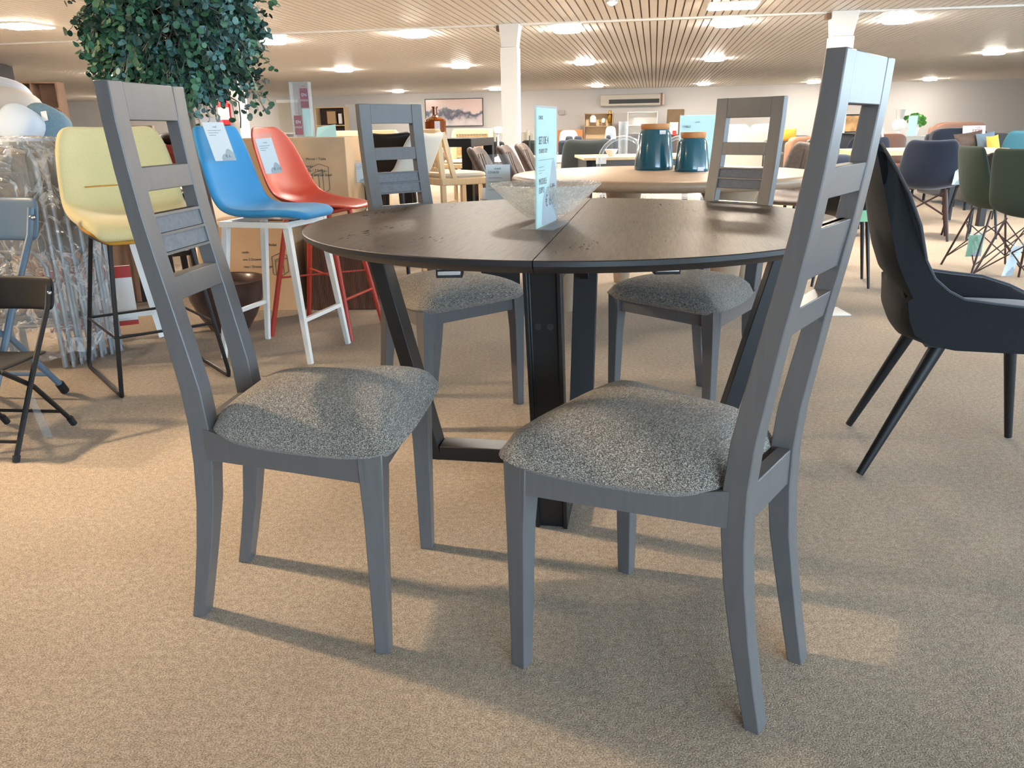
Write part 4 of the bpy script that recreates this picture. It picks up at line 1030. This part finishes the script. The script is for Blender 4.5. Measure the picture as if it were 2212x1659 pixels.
for px, Y, fc, lb in ((978, 5.75, (.86, .5), 'pale cane bar chair with white seat in front of the bar table'), (1008, 8.1, (-.3, -.95), 'cane bar chair behind the bar table below mountain picture'), (832, 8.4, (.2, .98), 'cane bar chair seen through the rear left grey chair back'), (778, 7.8, (.5, -.86), 'honey wood cane bar chair just left of the rear left chair')):
    q = at(px, 330, Y); cane_chair((q.x, Y, 0), fc, lb)
def bar_chair(px, Y, face, mat, label, legm=m_blk, w=.22, th=.05, top=.98):
    q = at(px, 330, Y); r = simple_chair('bar_chair', label, 'chair', (q.x, Y, 0), face, mat, legm, sz=.68, top=top, w=w, th=th, curl=.07, leg='rod', splay=.06)
    MB().tube([(-.17, .16, .25), (.17, .16, .25)], .008).build('foot_rest', legm, r); return r
bar_chair(858, 6.15, (.1, 1), m_blkp, 'black upholstered bar chair directly behind the rear left grey chair')
bar_chair(846, 5.3, (-.92, .38), m_offw, 'cream shell bar chair with black legs right of rear grey chair')
bar_chair(748, 6.7, (-.2, 1), m_dbrown, 'dark brown bar chair with hanging tag beside the cardboard box', top=.93)
tagcard(at(765, 394, 5.0), (1, 0, 0), (0, 0, 1), .095, .115, 'white price card hanging on the dark brown bar chair', '€')
# stand with throw, small stools, behind
q = at(1045, 345, 8.4); o = cushion('patterned_throw', M('zigzag_knit', (150, 110, 92), .9, var=.5, scale=30, stretch=(1, 1, 3)), None, .10, .14, .10, M=Matrix.Translation((q.x, 8.4, .80)) @ Matrix.Rotation(R(80), 4, 'X')); tag(o, 'zigzag patterned cushion left of the quilted leather chairs', 'cushion')
q = at(1049, 345, 8.4); cu2 = root('side_bench', (q.x, 8.5, 0), label='dark low bench under the zigzag patterned cushion', cat='bench'); MB().box((-.25, -.2, .36), (.25, .2, .66)).build('seat', m_dbrown, cu2, bevel=.02); MB().box((-.2, -.15, 0), (.2, .15, .36)).build('base', m_blkp, cu2)

# things glimpsed through the front left chair back
q = at(352, 330, 7.0); rect_table('console_table', 'burgundy lacquered console glimpsed through the front left chair back', (q.x + .1, 7.1, 0), 0, 1.5, .5, .92, .07, m_burg, m_burg, .07, .03, .10)
for k, (px, Y, mt, lb) in enumerate(((352, 5.7, m_beech2, 'pale wood bar stool glimpsed left through the front left chair'), (378, 6.35, m_white, 'white bar stool glimpsed through the front left chair back'), (318, 5.2, m_blk, 'black bar stool glimpsed under the yellow stool seat'))):
    q = at(px, 330, Y); r = root('slim_bar_stool', (q.x, Y, 0), rz=.3 * k, label=lb, cat='stool')
    MB().box((-.17, -.16, .62), (.17, .16, .65)).build('seat', mt, r, bevel=.008)
    for sx_ in (-1, 1):
        for sy_ in (-1, 1): MB().sweep([(sx_ * .14, sy_ * .13, .62), (sx_ * .17, sy_ * .16, 0)], (1, 0, 0), .035, .035).build('leg', mt, r)
    for sy_ in (-1, 1): MB().box((-.15, sy_ * .145 - .01, .26), (.15, sy_ * .145 + .01, .29)).build('foot_rest', mt, r)
q = at(366, 300, 7.0); o = MB().ell((0, 0, .05), (.12, .1, .055), 14, 8).build('folded_coat', m_blkp); o.location = (q.x + .03, 7.0, .9202); tag(o, 'dark bundled coat lying on the burgundy console', 'coat')
q = at(303, 300, 5.6); pb = MB().box((-.10, -.02, 0), (.10, .02, 1.06)).build('plank', m_beech, bevel=.003); pb.location = (q.x, 5.6, 0); tag(pb, 'upright beech plank showing past the yellow stool back', 'plank')
q = at(213, 279, 6.4); r = simple_chair('wooden_chair', 'brown wooden chair back peeping over the yellow stool', 'chair', (q.x, 6.4, 0), (.2, 1), m_brownf, m_beech, sz=.72, top=1.05, w=.22, th=.03)

# ================================================================ RIGHT SIDE CHAIRS
nv = simple_chair('shell_chair', 'navy blue shell chair with dark timber legs seen from behind', 'chair', (3.72, 7.30, 0), (.42, .9), m_navy, m_dbrown, sz=.45, top=.855, w=.25, th=.04, curl=.08, leg='rod', splay=.07, backw=.21, slope=.05)
for s in (-1, 1):
    MB().tube([(s * .15, -.14, .42), (-s * .17, -.16, .22)], .008).build('cross_brace', m_dbrown, nv); MB().tube([(s * .15, -.14, .42), (s * .17, .16, .22)], .008).build('cross_brace', m_dbrown, nv)
nv2 = dup(nv, (at(1897, 330, 9.4).x-.25, 9.2, 0), face=(.2, 1), label='navy blue shell chair half hidden behind the charcoal armchair back')
def wire_chair(c, face, label):
    r = root('wire_leg_chair', c, face=face, label=label, cat='chair', group='moss green chairs with wire legs')
    shell('seat_shell', [(.235, .43, .15, 0), (.23, .445, .20, 0), (.14, .455, .235, .01), (.0, .435, .24, .03), (-.12, .435, .235, .05), (-.185, .48, .225, .055), (-.215, .57, .215, .05), (-.235, .68, .20, .04), (-.25, .78, .19, .03), (-.258, .845, .165, .02)], m_green, r, th=.028, sub=2)
    A = [(-.12, -.10), (.12, -.10), (.12, .12), (-.12, .12)]; B = [(-.22, -.22), (.22, -.22), (.22, .24), (-.22, .24)]
    for i in range(4):
        a, b = (*A[i], .42), (*B[i], 0); MB().tube([a, b], .0075, 6).build('leg', m_dbrown, r)
        j = (i + 1) % 4; m1 = Vector(a).lerp(Vector(b), .22); m2 = Vector((*A[j], .42)).lerp(Vector((*B[j], 0)), .85)
        MB().tube([m1, m2], .0045, 6).build('wire_brace', m_dbrown, r)
        m3 = Vector((*A[j], .42)).lerp(Vector((*B[j], 0)), .22); m4 = Vector(a).lerp(Vector(b), .85); MB().tube([m3, m4], .0045, 6).build('wire_brace', m_dbrown, r)
    return r
w1 = wire_chair((3.38, 5.62, 0), (.99, -.05), 'moss green wire-legged chair with green tag, the farther one')
w2 = dup(w1, (3.27, 5.02, 0), face=(.93, .36), label='moss green wire-legged chair cut by the right picture edge, nearer one')
c = at(2085, 554, 5.50); o = tagcard(c, (1, 0, 0), (.1, .1, 1), .105, .145, 'green price card hanging under the farther moss green chair', '', mat=m_lgreen)
c = at(2163, 596, 4.95); tagcard(c, (1, .1, 0), (.28, .1, 1), .07, .19, 'pale slim price tag hanging under the nearer moss green chair', '', mat=m_paper)
q = at(1985, 330, 7.9); rect_table('dining_table', 'long pale wood table behind the navy blue shell chair', (q.x + .15, 8.35, 0), .05, 1.5, .8, .75, .05, m_beech2, m_blk, .06, .08)
tagcard(at(2056, 399, 7.05), (1, 0, 0), (.12, 0, 1), .065, .165, 'narrow white price tag hanging right of the navy shell chair', '')
q = at(2104, 330, 7.2); simple_chair('dining_chair', 'black dining chair partly hidden right of the navy shell chair', 'chair', (q.x + .12, 7.3, 0), (-.1, 1), m_blkp, sz=.45, top=.74, w=.15)
pl = MB().box((0, -.10, 0), (.16, .10, .006)).build('floor_plate', m_white, bevel=.002); pl.location = (1.70, 4.36, 0); tag(pl, 'thin pale plate lying on the carpet right of the dining set', 'plate')
# green card and metal leg glimpsed between right chair and armchair
q = at(1862, 460, 5.0); gp = MB().box((-.05, 0, 0), (.05, .002, .09)).build('price_card', m_lgreen, smooth=False); gp.location = (q.x, 5.0, .42); tag(gp, 'green price card glimpsed left of the charcoal armchair back', 'price card')
q = at(1830, 440, 5.2); simple_chair('dining_chair', 'dark metal chair glimpsed through the front right chair back', 'chair', (q.x, 5.22, 0), (.3, 1), m_blkp, sz=.45, top=.62, w=.2)


def sofa(c, face, w, d, h, mat, label, cat='sofa', seat=.42, arms=True, nb=2, legm=m_blk, name='sofa', arm_h=None):
    r = root(name, c, face=face, label=label, cat=cat)
    MB().box((-w / 2, -d / 2, .10), (w / 2, d / 2, .30)).build('base', mat, r, bevel=.03)
    for k in range(nb):
        x0s = -w / 2 + (.12 if arms else .01) + (w - (.24 if arms else .02)) * k / nb; x1s = x0s + (w - (.24 if arms else .02)) / nb
        MB().ell(((x0s + x1s) / 2, .06, seat - .05), ((x1s - x0s) / 2 - .005, d / 2 - .08, .08), 20, 8, .35).build('seat_cushion', mat, r)
        MB().ell(((x0s + x1s) / 2, -d / 2 + .16, (seat + h) / 2 + .02), ((x1s - x0s) / 2 - .005, .11, (h - seat) / 2 + .01), 20, 10, .4).build('back_cushion', mat, r)
    MB().box((-w / 2, -d / 2, .12), (w / 2, -d / 2 + .14, h - .04)).build('backrest', mat, r, bevel=.05)
    if arms:
        for s in (-1, 1): MB().box((s * w / 2 - (.12 if s > 0 else 0), -d / 2, .12), (s * w / 2 + (.12 if s < 0 else 0), d / 2, arm_h or seat + .16)).build('armrest', mat, r, bevel=.04)
    for sx_ in (-1, 1):
        for sy_ in (-1, 1): MB().tube([(sx_ * (w / 2 - .08), sy_ * (d / 2 - .08), .11), (sx_ * (w / 2 - .08), sy_ * (d / 2 - .08), 0)], .018).build('leg', legm, r)
    return r


# navy relax chair group
q = at(2105, 300, 10.4); sofa((q.x, 10.6, 0), (-.1, -1), .74, .8, .90, m_navy, 'navy armchair with a white relax sign over its back', 'chair', arms=False, nb=1, name='relax_chair')
q2 = at(2098, 300, 10.2); rp_ = root('relax_sign', (at(2113, 292, 10.6).x, 10.70, .905), label='white paper reading relax upside down on the navy armchair', cat='sign')
MB().hexa([(-.145, 0, -.06), (.145, 0, -.06), (.145, .004, -.06), (-.145, .004, -.06), (-.145, .02, .045), (.145, .02, .045), (.145, .024, .045), (-.145, .024, .045)]).build('paper', m_paper, rp_, smooth=False)
text('RELAX', .055, (.10, -.003, .005), (-1, 0, 0), (0, .15, -1), m_purple, rp_, sx=.8); text('Collection', .022, (.10, .008, .03), (-1, 0, 0), (0, .15, -1), m_purple, rp_)
for px, py, Y, hx, hy, mt, lb in ((2093, 306, 9.75, .17, .11, m_lea, 'brown grey cushion lying on the navy armchair'), (2131, 318, 9.65, .11, .17, M('denim_cushion', (104, 128, 152), .9), 'light blue grey cushion standing right on navy armchair'), (2146, 321, 9.5, .07, .15, m_ylw, 'mustard yellow cushion beside the blue grey cushion')):
    c = at(px, py, Y); o = cushion('cushion', mt, None, hx, hy, .12, M=Matrix.Translation(c) @ Matrix.Rotation(R(78), 4, 'X') @ Matrix.Rotation(R(8), 4, 'Z')); tag(o, lb, 'cushion', 'cushions on the navy armchair')
q = at(2150, 395, 9.6); sofa((q.x + .15, 9.75, 0), (-.2, -1), 1.0, .6, .50, m_dgsofa, 'low dark grey pouf sofa under the yellow cushion', 'sofa', arms=False, nb=1)
q = at(2203, 310, 8.6); simple_chair('shell_chair', 'teal blue chair back above the nearer moss green chair', 'chair', (q.x + .1, 8.8, 0), (.2, 1), m_tealf, sz=.46, top=.90, w=.24, th=.05)
q = at(2172, 310, 12.5); sofa((q.x + .3, 12.6, 0), (0, -1), 1.6, .85, .80, m_dgsofa, 'dark grey sofa far right behind the teal chair')
q = at(2098, 288, 14.0); sofa((q.x, 14.2, 0), (0, -1), .95, .7, .97, m_brownf, 'tan leather armchair behind the navy relax chair', 'chair', arms=False, nb=1)
q = at(1932, 310, 11.6); sofa((q.x, 11.8, 0), (.1, -1), .75, .7, .83, m_brownf, 'tan leather chair right of the white lantern', 'chair', nb=1, arms=False)
q = at(1975, 300, 13.2); sb = root('sideboard', (q.x, 13.3, 0), label='grey sideboard carrying the lamp and plant at the right', cat='cabinet'); MB().box((-.75, -.22, .08), (.75, .22, .80)).build('carcass', m_greysofa, sb, bevel=.005); MB().box((-.70, -.2, 0), (.70, .2, .08)).build('plinth', m_dgsofa, sb); MB().box((-.72, -.235, .12), (0, -.221, .76)).build('door', m_greysofa, sb); MB().box((.01, -.235, .12), (.72, -.221, .76)).build('door', m_greysofa, sb)
q = at(1946, 288, 13.1); lp = root('table_lamp', (q.x, 13.2, .8002), label='white table lamp with globe and tilted shade on the sideboard', cat='lamp')
MB().lathe([(.07, 0), (.07, .02), (.02, .04), (.02, .08)], 16).build('base', m_wht, lp); MB().ell((0, 0, .17), (.10, .10, .10)).build('globe', m_wht, lp); MB().lathe([(.05, .25), (.07, .40), (.001, .40)], 16).build('lamp_shade', m_greysofa, lp)
q = at(1977, 296, 13.0); ms2 = root('price_sign', (q.x, 13.14, .8002), label='slim mint sheet in a stand before the houseplant', cat='sign'); MB().box((-.07, 0, 0), (.07, .003, .30)).build('mint_sheet', m_mint, ms2, smooth=False); MB().box((-.075, -.004, 0), (.075, -.001, .31)).build('acrylic_stand', m_acry, ms2, smooth=False)
hp = root('houseplant', (at(1975, 297, 13.3).x, 13.38, .8002), label='leafy green houseplant in a pot on the far sideboard', cat='plant'); MB().lathe([(.07, 0), (.09, .12), (.001, .12)], 16).build('pot', m_wht, hp)
mb = MB(); rnd = random.Random(5)
for k in range(90):
    a, e = rnd.uniform(0, 6.28), rnd.uniform(.2, 1.4); p = Vector((math.cos(a) * math.cos(e) * .2, math.sin(a) * math.cos(e) * .2, .12 + .2 * math.sin(e)))
    leafs(mb, p, Vector((rnd.gauss(0, 1), rnd.gauss(0, 1) - 1, rnd.gauss(0, 1))), .035)
mb.build('leaves', m_plant, hp, smooth=False)
q = at(1901, 300, 11.0); ln = root('lantern', (q.x, 11.2, .0), label='tall white lantern rising beside the front right chair back', cat='lantern')
MB().box((-.13, -.13, 0), (.13, .13, .78)).build('plinth', m_greysofa, ln)
for sx_ in (-1, 1):
    for sy_ in (-1, 1): MB().sweep([(sx_ * .09, sy_ * .09, .78), (sx_ * .045, sy_ * .045, 1.07)], (1, 0, 0), .022, .022).build('corner_post', m_wht, ln)
for z, s in ((.79, .10), (.90, .085), (1.0, .065), (1.07, .055)): MB().box((-s, -s, z - .012), (s, s, z + .012)).build('band', m_wht, ln)
MB().lathe([(.055, 1.08), (.02, 1.12), (.05, 1.14), (.02, 1.16), (.001, 1.19)], 12).build('finial', m_dgsofa, ln)
q = at(1827, 310, 10.2); sofa((q.x, 10.4, 0), (.0, -1), .62, .7, .86, m_blkp, 'black armchair glimpsed through the front right chair back', 'chair', nb=1, arms=False)
q = at(1815, 345, 7.5); sofa((q.x, 7.7, 0), (0, -1), .5, .5, .70, m_navy, 'navy pouf glimpsed low through the front right chair back', 'chair', nb=1, arms=False, seat=.40)
def picture(px, py, Y, w, h, label, mats, fm):
    q = at(px, py, Y); r = root('wall_picture', q, rz=-RA, label=label, cat='picture'); t = .03
    MB().box((-w / 2, -.02, -h / 2), (w / 2, .02, h / 2)).build('canvas', mats[0], r, smooth=False)
    for a, b in (((-w / 2 - t, -.035, -h / 2 - t), (w / 2 + t, .02, -h / 2)), ((-w / 2 - t, -.035, h / 2), (w / 2 + t, .02, h / 2 + t)), ((-w / 2 - t, -.035, -h / 2), (-w / 2, .02, h / 2)), ((w / 2, -.035, -h / 2), (w / 2 + t, .02, h / 2))): MB().box(a, b).build('frame_strip', fm, r, smooth=False)
    return r
o = picture(1838, 283, 19.0, .55, .34, 'orange abstract picture in black frame glimpsed beside right chair', [M('orange_canvas', (214, 160, 104), .6, var=.6, scale=4)], m_blkp)
o.location.z = 1.0; es = root('easel', (o.location.x, 19.05, 0), label='dark easel under the orange abstract picture', cat='stand'); MB().box((-.3, -.02, 0), (.3, .06, .79)).build('panel', m_dgsofa, es)
q = at(1733, 310, 13.5); sofa((q.x, 13.7, 0), (0, -1), .9, .85, .80, m_dgsofa, 'grey sofa right of the rear right grey chair', nb=1); q = at(1755, 312, 12.0); sofa((q.x, 12.2, 0), (0, -1), .5, .6, .80, m_brownf, 'tan leather seat beside the grey sofa at right centre', 'chair', nb=1, arms=False)
q = at(1710, 292, 13.3); o = cushion('cushion', m_yel2, None, .13, .1, .10, M=Matrix.Translation((q.x, 13.45, .84)) @ Matrix.Rotation(R(80), 4, 'X')); tag(o, 'ochre cushion on the grey sofa right of the rear chair', 'cushion')
q = at(1618, 290, 14.5); sofa((q.x, 14.8, 0), (0, 1), 1.0, .95, .99, m_greysofa, 'pale grey high-backed sofa seen through the rear right chair', nb=2, arms=False)

# ================================================================ FAR BACKGROUND
WB = V1 - .03
def onwall(px, py, dv=0):
    """point on the back wall plane under a pixel"""
    a, b = px - 1106, py - 829.5; d = fwd + rt * (a / FPX) - up * (b / FPX); n = Vector((rs, rc, 0)); t = (WB - dv) / d.dot(n)
    return Vector((0, 0, CH)) + d * t
def mountain():
    m = bpy.data.materials.new('mountain_canvas'); m.use_nodes = True; n = m.node_tree.nodes; l = m.node_tree.links; p = n['Principled BSDF']; p.inputs['Roughness'].default_value = .25
    t = n.new('ShaderNodeTexCoord'); nz = n.new('ShaderNodeTexNoise'); nz.inputs['Scale'].default_value = 1.6; nz.inputs['Detail'].default_value = 6; l.new(t.outputs['Object'], nz.inputs['Vector'])
    s = n.new('ShaderNodeSeparateXYZ'); l.new(t.outputs['Object'], s.inputs[0])
    a = n.new('ShaderNodeMath'); a.operation = 'MULTIPLY_ADD'; l.new(nz.outputs['Fac'], a.inputs[0]); a.inputs[1].default_value = 1.3; l.new(s.outputs['Z'], a.inputs[2])
    r = n.new('ShaderNodeValToRGB'); l.new(a.outputs[0], r.inputs[0]); e = r.color_ramp.elements
    e[0].position = .2; e[0].color = rgb(214, 206, 206); e[1].position = .95; e[1].color = rgb(222, 198, 192)
    for pos, c in ((.42, (190, 182, 186)), (.58, (86, 92, 108)), (.68, (120, 122, 134)), (.74, (214, 196, 194))): k = e.new(pos); k.color = rgb(*c)
    l.new(r.outputs[0], p.inputs['Base Color']); return m
q = onwall(981, 243); picture(981, 243, q.y - .05, 2.62, 1.13, 'wide framed mountain landscape picture on the far wall', [mountain()], m_dgsofa)
q = onwall(1366, 216, .16); ai = root('air_conditioner', q, rz=-RA, label='long wall-mounted air conditioner high on the far wall', cat='air conditioner')
MB().box((-1.38, -.12, -.24), (1.38, .15, .24)).build('housing', m_offw, ai, bevel=.04)
g = MB().box((-1.0, -.135, -.14), (1.15, -.121, .03)).build('grille', m_dgsofa, ai)
MB().box((1.20, -.135, -.24), (1.28, -.121, .26)).build('end_strip', m_brownf, ai)
q = onwall(1213, 243, .06); MB_ = MB().box((-.13, 0, -.09), (.13, .05, .09)).build('thermostat', m_greysofa, bevel=.01); MB_.location = q; MB_.rotation_euler = (0, 0, -RA); tag(MB_, 'small grey thermostat box on the far wall by mint sign', 'thermostat')
def farbox(px0, px1, py0, dv, name, label, cat, mat, d=.4, door=False):
    a, b = onwall(px0, py0, dv), onwall(px1, py0, dv); r = root(name, ((a.x + b.x) / 2, (a.y + b.y) / 2, 0), rz=-RA, label=label, cat=cat)
    w = (b - a).length; MB().box((-w / 2, -d / 2, 0), (w / 2, d / 2, a.z)).build('body', mat, r, bevel=.01); return r, w, a.z
def farshelf(px0, px1, py0, dv, label, mat, back, rows, cols=1):
    a, b = onwall(px0, py0, dv), onwall(px1, py0, dv); w = (b - a).length; c = (a + b) / 2
    return shelf((c.x, c.y, 0), w, .4, a.z, -ruv(0, 1), label, rows, cols, mat, back), c, w
r_, c_, w_ = farshelf(1263, 1325, 245, 1.2, 'oak bookcase with ornaments against the far wall', m_beech, m_beech2, 3)
q = onwall(1291, 268, 1.3); z_ = 1.16 + .035
for dx, rad, h, mt, lb, nm in ((-.25, .14, .34, m_wht, 'white square vase on the oak bookcase', 'vase'), (.05, .05, .12, m_brass, 'tiny dark pot on the oak bookcase', 'pot'), (.2, .08, .2, m_wht, 'small white candle jar on the oak bookcase', 'jar'), (.47, .10, .5, m_brass, 'golden vase at the right end of oak bookcase', 'vase')):
    p = Vector((c_.x, c_.y, 0)) + ruv(dx, -.02); vase((p.x, p.y, r_['sz'] if 'sz' in r_ else 1.19), [(rad * .7, 0), (rad, .03), (rad * .95, h * .7), (rad * .6, h * .85), (rad * .7, h), (.001, h)], mt, lb, nm)
farshelf(1356, 1421, 242, 1.0, 'white bookcase right of the oak bookcase on far wall', m_wht, m_wht, 3)
farbox(1205, 1259, 281, 1.5, 'low_cabinet', 'low brown cabinet left of the oak bookcase on far wall', 'cabinet', m_cork)
a_ = at(1460, 236, 30); hb = root('headboard', (a_.x, a_.y, 0), rz=-RA, label='tan rounded headboard panel right of the white bookcase', cat='panel'); MB().box((-.3, -.03, 0), (.3, .03, a_.z)).build('panel', m_card, hb, bevel=.06)
for px0, px1, py, Y, lb in ((1208, 1248, 281, 24, 'white slip-covered chair in front of the low brown cabinet'), (1308, 1331, 273, 22, 'pale lilac covered chair right of the oak bookcase')):
    a, b = at(px0, py, Y), at(px1, py, Y); w = (b.x - a.x); r = root('covered_chair', ((a.x + b.x) / 2, Y, 0), label=lb, cat='chair'); MB().ell((0, 0, a.z / 2), (w / 2, w / 2, a.z / 2), 20, 12, .45).build('cover', m_wht if px0 < 1300 else m_ppale, r); MB().box((-w * .45, -w * .75, 0), (w * .45, -w * .4, .5)).build('seat', m_wht, r, bevel=.04)
def farsofa(px0, px1, py, Y, mat, label, nb=2, face=(0, -1), **k):
    a, b = at(px0, py, Y), at(px1, py, Y); return sofa(((a.x + b.x) / 2, Y + .4, 0), face, b.x - a.x, .9, a.z, mat, label, nb=nb, **k)
farsofa(1206, 1274, 298, 14.5, m_navy, 'black navy sofa back left behind the dark green armchair', 2, (0, 1)); farsofa(1296, 1335, 296, 15.5, m_navy, 'navy sofa behind the transparent arched chair', 1, (0, 1)); farsofa(1340, 1450, 293, 16.0, m_dgsofa, 'dark grey sofa behind the teal jars', 2, (0, 1))
farsofa(1055, 1090, 301, 11.2, m_dkgrn, 'dark green sofa left of the central column', 1); farsofa(1128, 1165, 298, 11.4, m_dkgrn, 'dark green sofa right of the central column', 1)
farsofa(1012, 1072, 282, 19.0, m_offw, 'cream sofa left of column under the mountain picture', 2); farsofa(1126, 1158, 282, 19.0, m_offw, 'cream sofa partly behind the mint table sign', 1)
q = at(1205, 325, 10.0); rect_table('coffee_table', 'pale low table between mint sign and dark green armchair', (q.x, 10.2, 0), 0, .8, .6, .68, .07, m_wht, m_offw, .06, .02, .1)
q = at(1148, 318, 8.6); simple_chair('white_chair', 'white plastic shell chair left of the mint table sign', 'chair', (q.x, 8.8, 0), (.8, -.5), m_wht, m_wht, sz=.46, top=.83, w=.2, th=.03, curl=.07)
q = at(1076, 322, 8.9); fl2 = root('desk_lamp', (q.x, 9.1, 0), label='slim white lamp standing left of the central column', cat='lamp'); MB().lathe([(.09, 0), (.09, .02), (.012, .03), (.010, .95), (.04, .96), (.05, 1.02), (.001, 1.03)], 14).build('stand', m_wht, fl2); MB().lathe([(.07, .66), (.06, .70), (.01, .72)], 14).build('lamp_shade', m_wht, fl2)
# left background: shelf niche, blind, extinguisher, panels
r_, c_, w_ = farshelf(684, 748, 232, 9.0, 'pale wood shelf unit with dark niches above the cardboard box', m_beech2, m_dbrown, 3)
for dx, wd, h, lb in ((.0, .30, .42, 'pale box inside the pale wood shelf niche'), (.32, .12, .34, 'white jar inside the pale wood shelf niche')):
    p = Vector((c_.x, c_.y, 0)) + ruv(dx, -.03); o = MB().box((-wd / 2, -.1, 0), (wd / 2, .1, h)).build('niche_box', m_card2 if dx == 0 else m_wht, bevel=.01); o.location = (p.x, p.y, 1.27); tag(o, lb, 'box')
a, b = onwall(600, 221, .1), onwall(648, 290, .1)
bl_ = root('window_blind', ((a.x + b.x) / 2, (a.y + b.y) / 2, 0), rz=-RA, label='beige roller blind hanging on the far wall behind clear stand', cat='blind'); wb_ = (Vector((b.x, b.y, 0)) - Vector((a.x, a.y, 0))).length
mb = MB()
for k in range(24): mb.box((-wb_ / 2 + wb_ * k / 24, -.03, 1.0), (-wb_ / 2 + wb_ * (k + .8) / 24, 0, 2.33))
mb.build('slatted_cloth', m_offw, bl_, smooth=False); MB().box((-wb_ / 2 - .05, -.06, 2.33), (wb_ / 2 + .05, .02, 2.46)).build('head_box', m_wht, bl_); MB().box((-wb_ / 2, -.05, .94), (wb_ / 2, .01, 1.0)).build('bottom_rail', m_wht, bl_)
a = onwall(760, 250, 6.0); wp = root('white_door_panel', (a.x, a.y, 0), rz=-RA, label='white upright panel left of the rear left grey chair back', cat='panel'); MB().box((-.22, -.03, 0), (.22, .03, 2.0)).build('panel', m_wht, wp)
# fire extinguisher on the left column
q = on_v(504, 230, VS); uu, vv = inv_ruv(q); cc = ruv(uu, VS); e0 = cc + ruv(-.04, -.285)
ex_ = root('fire_extinguisher', (e0.x, e0.y, 0.0), rz=-RA, label='red fire extinguisher mounted on the left white column', cat='extinguisher')
z0 = at(500, 277, e0.y).z; MB().lathe([(.001, z0), (.085, z0), (.09, z0 + .02), (.09, z0 + .40), (.075, z0 + .45), (.03, z0 + .48), (.03, z0 + .52), (.001, z0 + .52)], 24).build('cylinder', m_firer, ex_)
MB().lathe([(.093, z0 - .02), (.093, z0 + .06), (.001, z0 + .06)], 20).build('base_ring', m_navy, ex_); MB().lathe([(.0915, z0 + .14), (.0915, z0 + .34)], 24, cap=False).build('label_sheet', m_paper, ex_)
MB().tube([(0, 0, z0 + .5), (.10, -.02, z0 + .58), (.04, -.02, z0 + .6)], .012).build('handle', m_firer, ex_)
for s in (-1, 1): MB().tube([(0, 0, z0 + .5), (s * .09, 0, z0 + .54), (s * (.16 if s < 0 else .30), 0, z0 + .42), (s * (.15 if s < 0 else .30), 0, z0 + .15), (s * (.10 if s < 0 else .28), 0, z0 - .0)], .011).build('hose', m_rubber, ex_)
MB().box((-.08, .085, z0 + .1), (.08, .10, z0 + .4)).build('wall_bracket', m_firer, ex_)
q = at(497, 160, e0.y); sg_ = MB().box((-.09, -.005, -.10), (.09, .005, .10)).build('fire_sign', m_firer, smooth=False); e1 = cc + ruv(-.04, -.176); sg_.location = (e1.x, e1.y, q.z); sg_.rotation_euler = (0, 0, -RA); tag(sg_, 'red square fire sign above the extinguisher on left column', 'sign')
q = at(1456, 295, 17); mg = root('poster_stand', (q.x, 17, 0), label='white poster stand with red print behind the teal jars', cat='sign'); MB().box((-.06, 0, 0), (.06, .02, 1.06)).build('panel', m_dbrown, mg, smooth=False); MB().box((-.10, -.01, .85), (.07, -.005, 1.08)).build('poster', m_paper, mg, smooth=False); MB().box((-.04, -.015, .83), (.04, -.011, .92)).build('red_print', m_red, mg, smooth=False)
# thermostat-like panels on left far wall, white controller
q = onwall(745, 247, 6.1); o = MB().box((-.09, -.03, -.17), (.09, .03, .17)).build('dispenser', m_wht, bevel=.02); o.location = q; o.rotation_euler = (0, 0, -RA); tag(o, 'white wall dispenser right of the pale wood shelf unit', 'dispenser')

# lettering becomes plain mesh
dg = bpy.context.evaluated_depsgraph_get()
for o in [o for o in bpy.data.objects if o.type == 'FONT']:
    me = bpy.data.meshes.new_from_object(o.evaluated_get(dg)); me.name = 'lettering'; p = o.parent; ml = o.matrix_local.copy(); mt = o.data.materials[0]
    bpy.data.objects.remove(o); n = bpy.data.objects.new('lettering', me); COL.objects.link(n); n.parent = p; n.matrix_local = ml
    if not me.materials: me.materials.append(mt)
